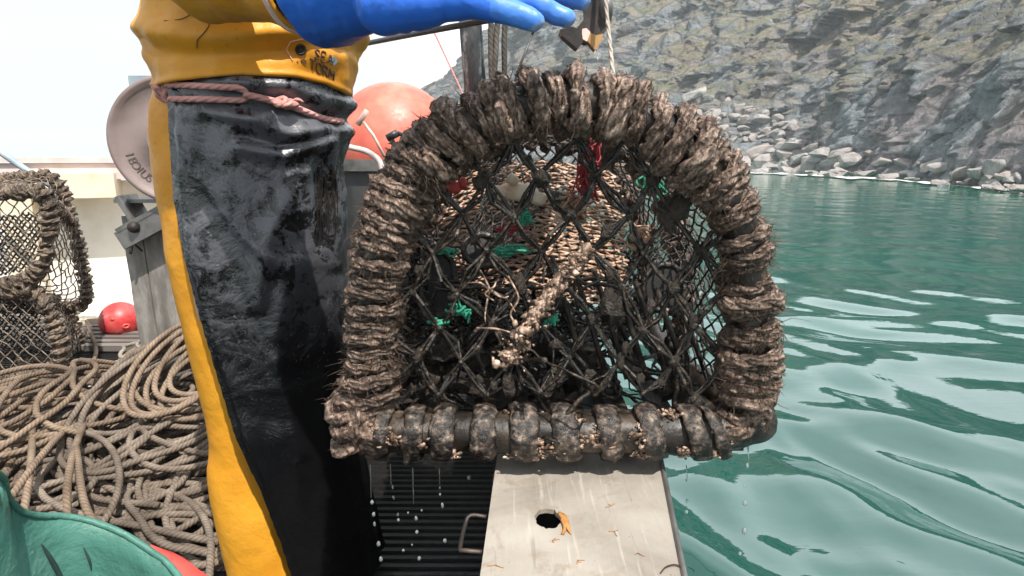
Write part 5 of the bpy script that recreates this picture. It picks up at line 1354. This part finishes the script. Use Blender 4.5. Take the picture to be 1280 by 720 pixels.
stacked_creel(2.42, [(-150, 392), (-60, 378), (10, 366), (40, 364), (58, 382), (76, 430), (72, 456), (44, 470), (-40, 480), (-150, 484)], [(-100, 392), (-30, 384), (40, 376), (74, 378), (90, 400), (100, 424), (96, 438), (70, 446), (-20, 446), (-100, 446)], 'dark-netted creel at the bottom of the stack at the left, above the rope heap', 300, 480)

# ============================================================ FLOATS
bu = thing('mooring_buoy', 'big orange inflatable buoy lying behind the locker edge, mottled with paler orange', 'buoy', at(495, 182, 2.82) * np.array([1, 1, 0]) + [0, 0, .74])
c_ = at(494, 186, 2.82); m = MB(); r_ = 73 / F * 2.88
m.ball(c_, (r_ * 1.0, r_, r_ * 1.04), 48, 32); m.build('float_body', M['orange'], bu)  # pale mottling is scattered at random over the whole float
m = MB(); q = c_ + np.array([.1, .0, -r_ * .98]); m.ball(q, (.06, .05, .05), 16, 10); m.tube(ring(q[0], q[1], .03, .03, q[2] - .03, 16), .012, 8, closed=True); m.build('lashing_eye', M['bluepaint'], bu)
rb = thing('round_float', 'small round red float resting on the slatted deck by the rope', 'buoy', at(151, 400, 3.3) * np.array([1, 1, 0]))
c_ = at(151, 401, 3.3); m = MB(); m.ball(c_, .107, 36, 24); m.build('float_body', M['red'], rb)
m = MB(); p = c_ + np.array([.075, -.075, -.01]); m.tube(p + ring(0, 0, .014, .014, 0, 14) @ np.array([[1, 1, 0], [0, 0, 1], [1, -1, 0]]) * .7, .006, 7, closed=True); m.ball(c_ + np.array([.02, -.1, .035]), (.012, .006, .01), 8, 6); m.build('float_eye', M['redtub'], rb)
tg = thing('line_toggle', 'thin wire with a small T-shaped toggle in front of the orange buoy', 'toggle', at(480, 190, 2.2))
m = MB(); m.tube([at(452, 150, 2.2), at(466, 168, 2.2), at(481, 196, 2.2)], .0055, 6); m.build('wire', M['lining'], tg)
m = MB(); m.tube([at(447, 156, 2.2), at(459, 138, 2.2)], .010, 8); m.build('cross_bar', M['lining'], tg)
m = MB(); m.tube([at(484, 173, 2.1), at(497, 166, 2.1)], .013, 10); m.tube([at(497, 166, 2.1), at(520, 176, 2.1)], .007, 8); tag(m.build('hose_end', M['black']), 'short black hose end poking out above the creel rope, before the buoy', 'hose')

# ============================================================ TUBS NEAREST THE CAMERA
GB = [(-140, 560, .40), (-60, 572, .45), (0, 594, .50), (8, 618, .515), (24, 638, .53), (48, 645, .55), (78, 645, .57), (112, 651, .58), (152, 666, .58), (190, 690, .575), (222, 719, .565)]
rim = [at(x, y, Y) for x, y, Y in GB]; rim += [np.array([-.20, .42, .55]), np.array([-.22, .25, .55]), np.array([-.34, .12, .56]), np.array([-.52, .08, .58]), np.array([-.62, .2, .62])]
rim = resample(rim, 140, closed=True); ctr = np.array([-.42, .36, 0])
def tub(rim, name, mat, label, zb, th, rimr):
    t = thing(name, label, 'tub', (ctr[0], ctr[1], zb)); m = MB()
    def lvl(s, z, off): 
        q = rim.copy(); d = q[:, :2] - ctr[:2]; q[:, :2] = ctr[:2] + d * s; q[:, 2] = q[:, 2] * (1 - z) + zb * z; return q
    rows = [lvl(.80, 1.0, 0)] + [lvl(1.0 + .01 - .2 * z ** 1.2, z, 0) for z in (.95, .8, .6, .4, .2, .05, 0)] + [lvl(1.0 - th - .2 * z ** 1.2, z * .97, 0) for z in (0, .05, .2, .4, .6, .8, .95, 1)]
    m.sheet(rows, closed_u=True); m.add(rows[0], [tuple(range(140))]); m.add(rows[-1], [tuple(range(140))[::-1]]); o = m.build('shell', M[mat], t)
    m = MB(); m.tube(rim, rimr, 10, closed=True); m.build('rim', M[mat], t); return t, o
gt, gs = tub(rim, 'plastic_tub', 'green', 'scuffed pale green plastic tub with dark gouges and a red flange', .01, .012, .0035)
k0 = int(np.argmin(np.linalg.norm(rim - at(178, 682, .577), axis=1))); k1 = int(np.argmin(np.linalg.norm(rim - np.array([-.20, .42, .55]), axis=1)))
seg_ = rim[k0:k1 + 1] if k1 > k0 else rim[k1:k0 + 1][::-1]
w_ = np.interp(np.linspace(0, 1, len(seg_)), [0, .15, .8, 1], [.002, .013, .03, .02])[:, None]; d_ = seg_ - ctr; d_[:, 2] = 0; d_ /= np.linalg.norm(d_, axis=1, keepdims=True)
fl_ = [seg_ + d_ * .004 + [0, 0, -.004], seg_ + d_ * (.006 + w_) + [0, 0, -.002], seg_ + d_ * (.006 + w_) + [0, 0, -.012], seg_ + d_ * .004 + [0, 0, -.014]]
m = MB(); m.sheet(fl_); tag(m.build('rim_flange', M['redtub'], gt), 'red flange round the right side of the tub')
bv = BVHTree.FromObject(gs, bpy.context.evaluated_depsgraph_get()); gl = np.array(world_loc(gs))
def ong(x, y):
    d = Vector(ray(x, y)).normalized(); h = bv.ray_cast(Vector(CAM - gl), d); return np.array(h[0] - d * .0012) + gl if h[0] is not None else at(x, y, .5)
for pts, rad in (([(52, 680), (60, 693), (68, 707), (76, 722)], [.0006, .0022, .0028, .0025]), ([(104, 684), (108, 692), (112, 702), (114, 712)], [.0004, .0012, .0014, .0006])):
    m = MB(); p = resample([ong(x, y) for x, y in pts], 24); m.tube(p, np.interp(np.linspace(0, 3, 24), range(4), rad), 6); m.build('gouge', M['cut'], gt)

# ============================================================ AIR
m = MB(); m.box((0, 0, 22), (2700, 2700, 50)); hz = tag(m.build('haze', bpy.data.materials.new('haze'), smooth=False), 'thin sea haze in front of the cliff', 'haze', kind='stuff')
hm = hz.data.materials[0]; hm.use_nodes = True; ht = hm.node_tree
for n_ in list(ht.nodes):
    if n_.type == 'BSDF_PRINCIPLED': ht.nodes.remove(n_)
pv = ht.nodes.new('ShaderNodeVolumePrincipled'); pv.inputs['Color'].default_value = (.92, .96, 1, 1); pv.inputs['Density'].default_value = .0015
ht.links.new(pv.outputs[0], [n_ for n_ in ht.nodes if n_.type == 'OUTPUT_MATERIAL'][0].inputs['Volume'])
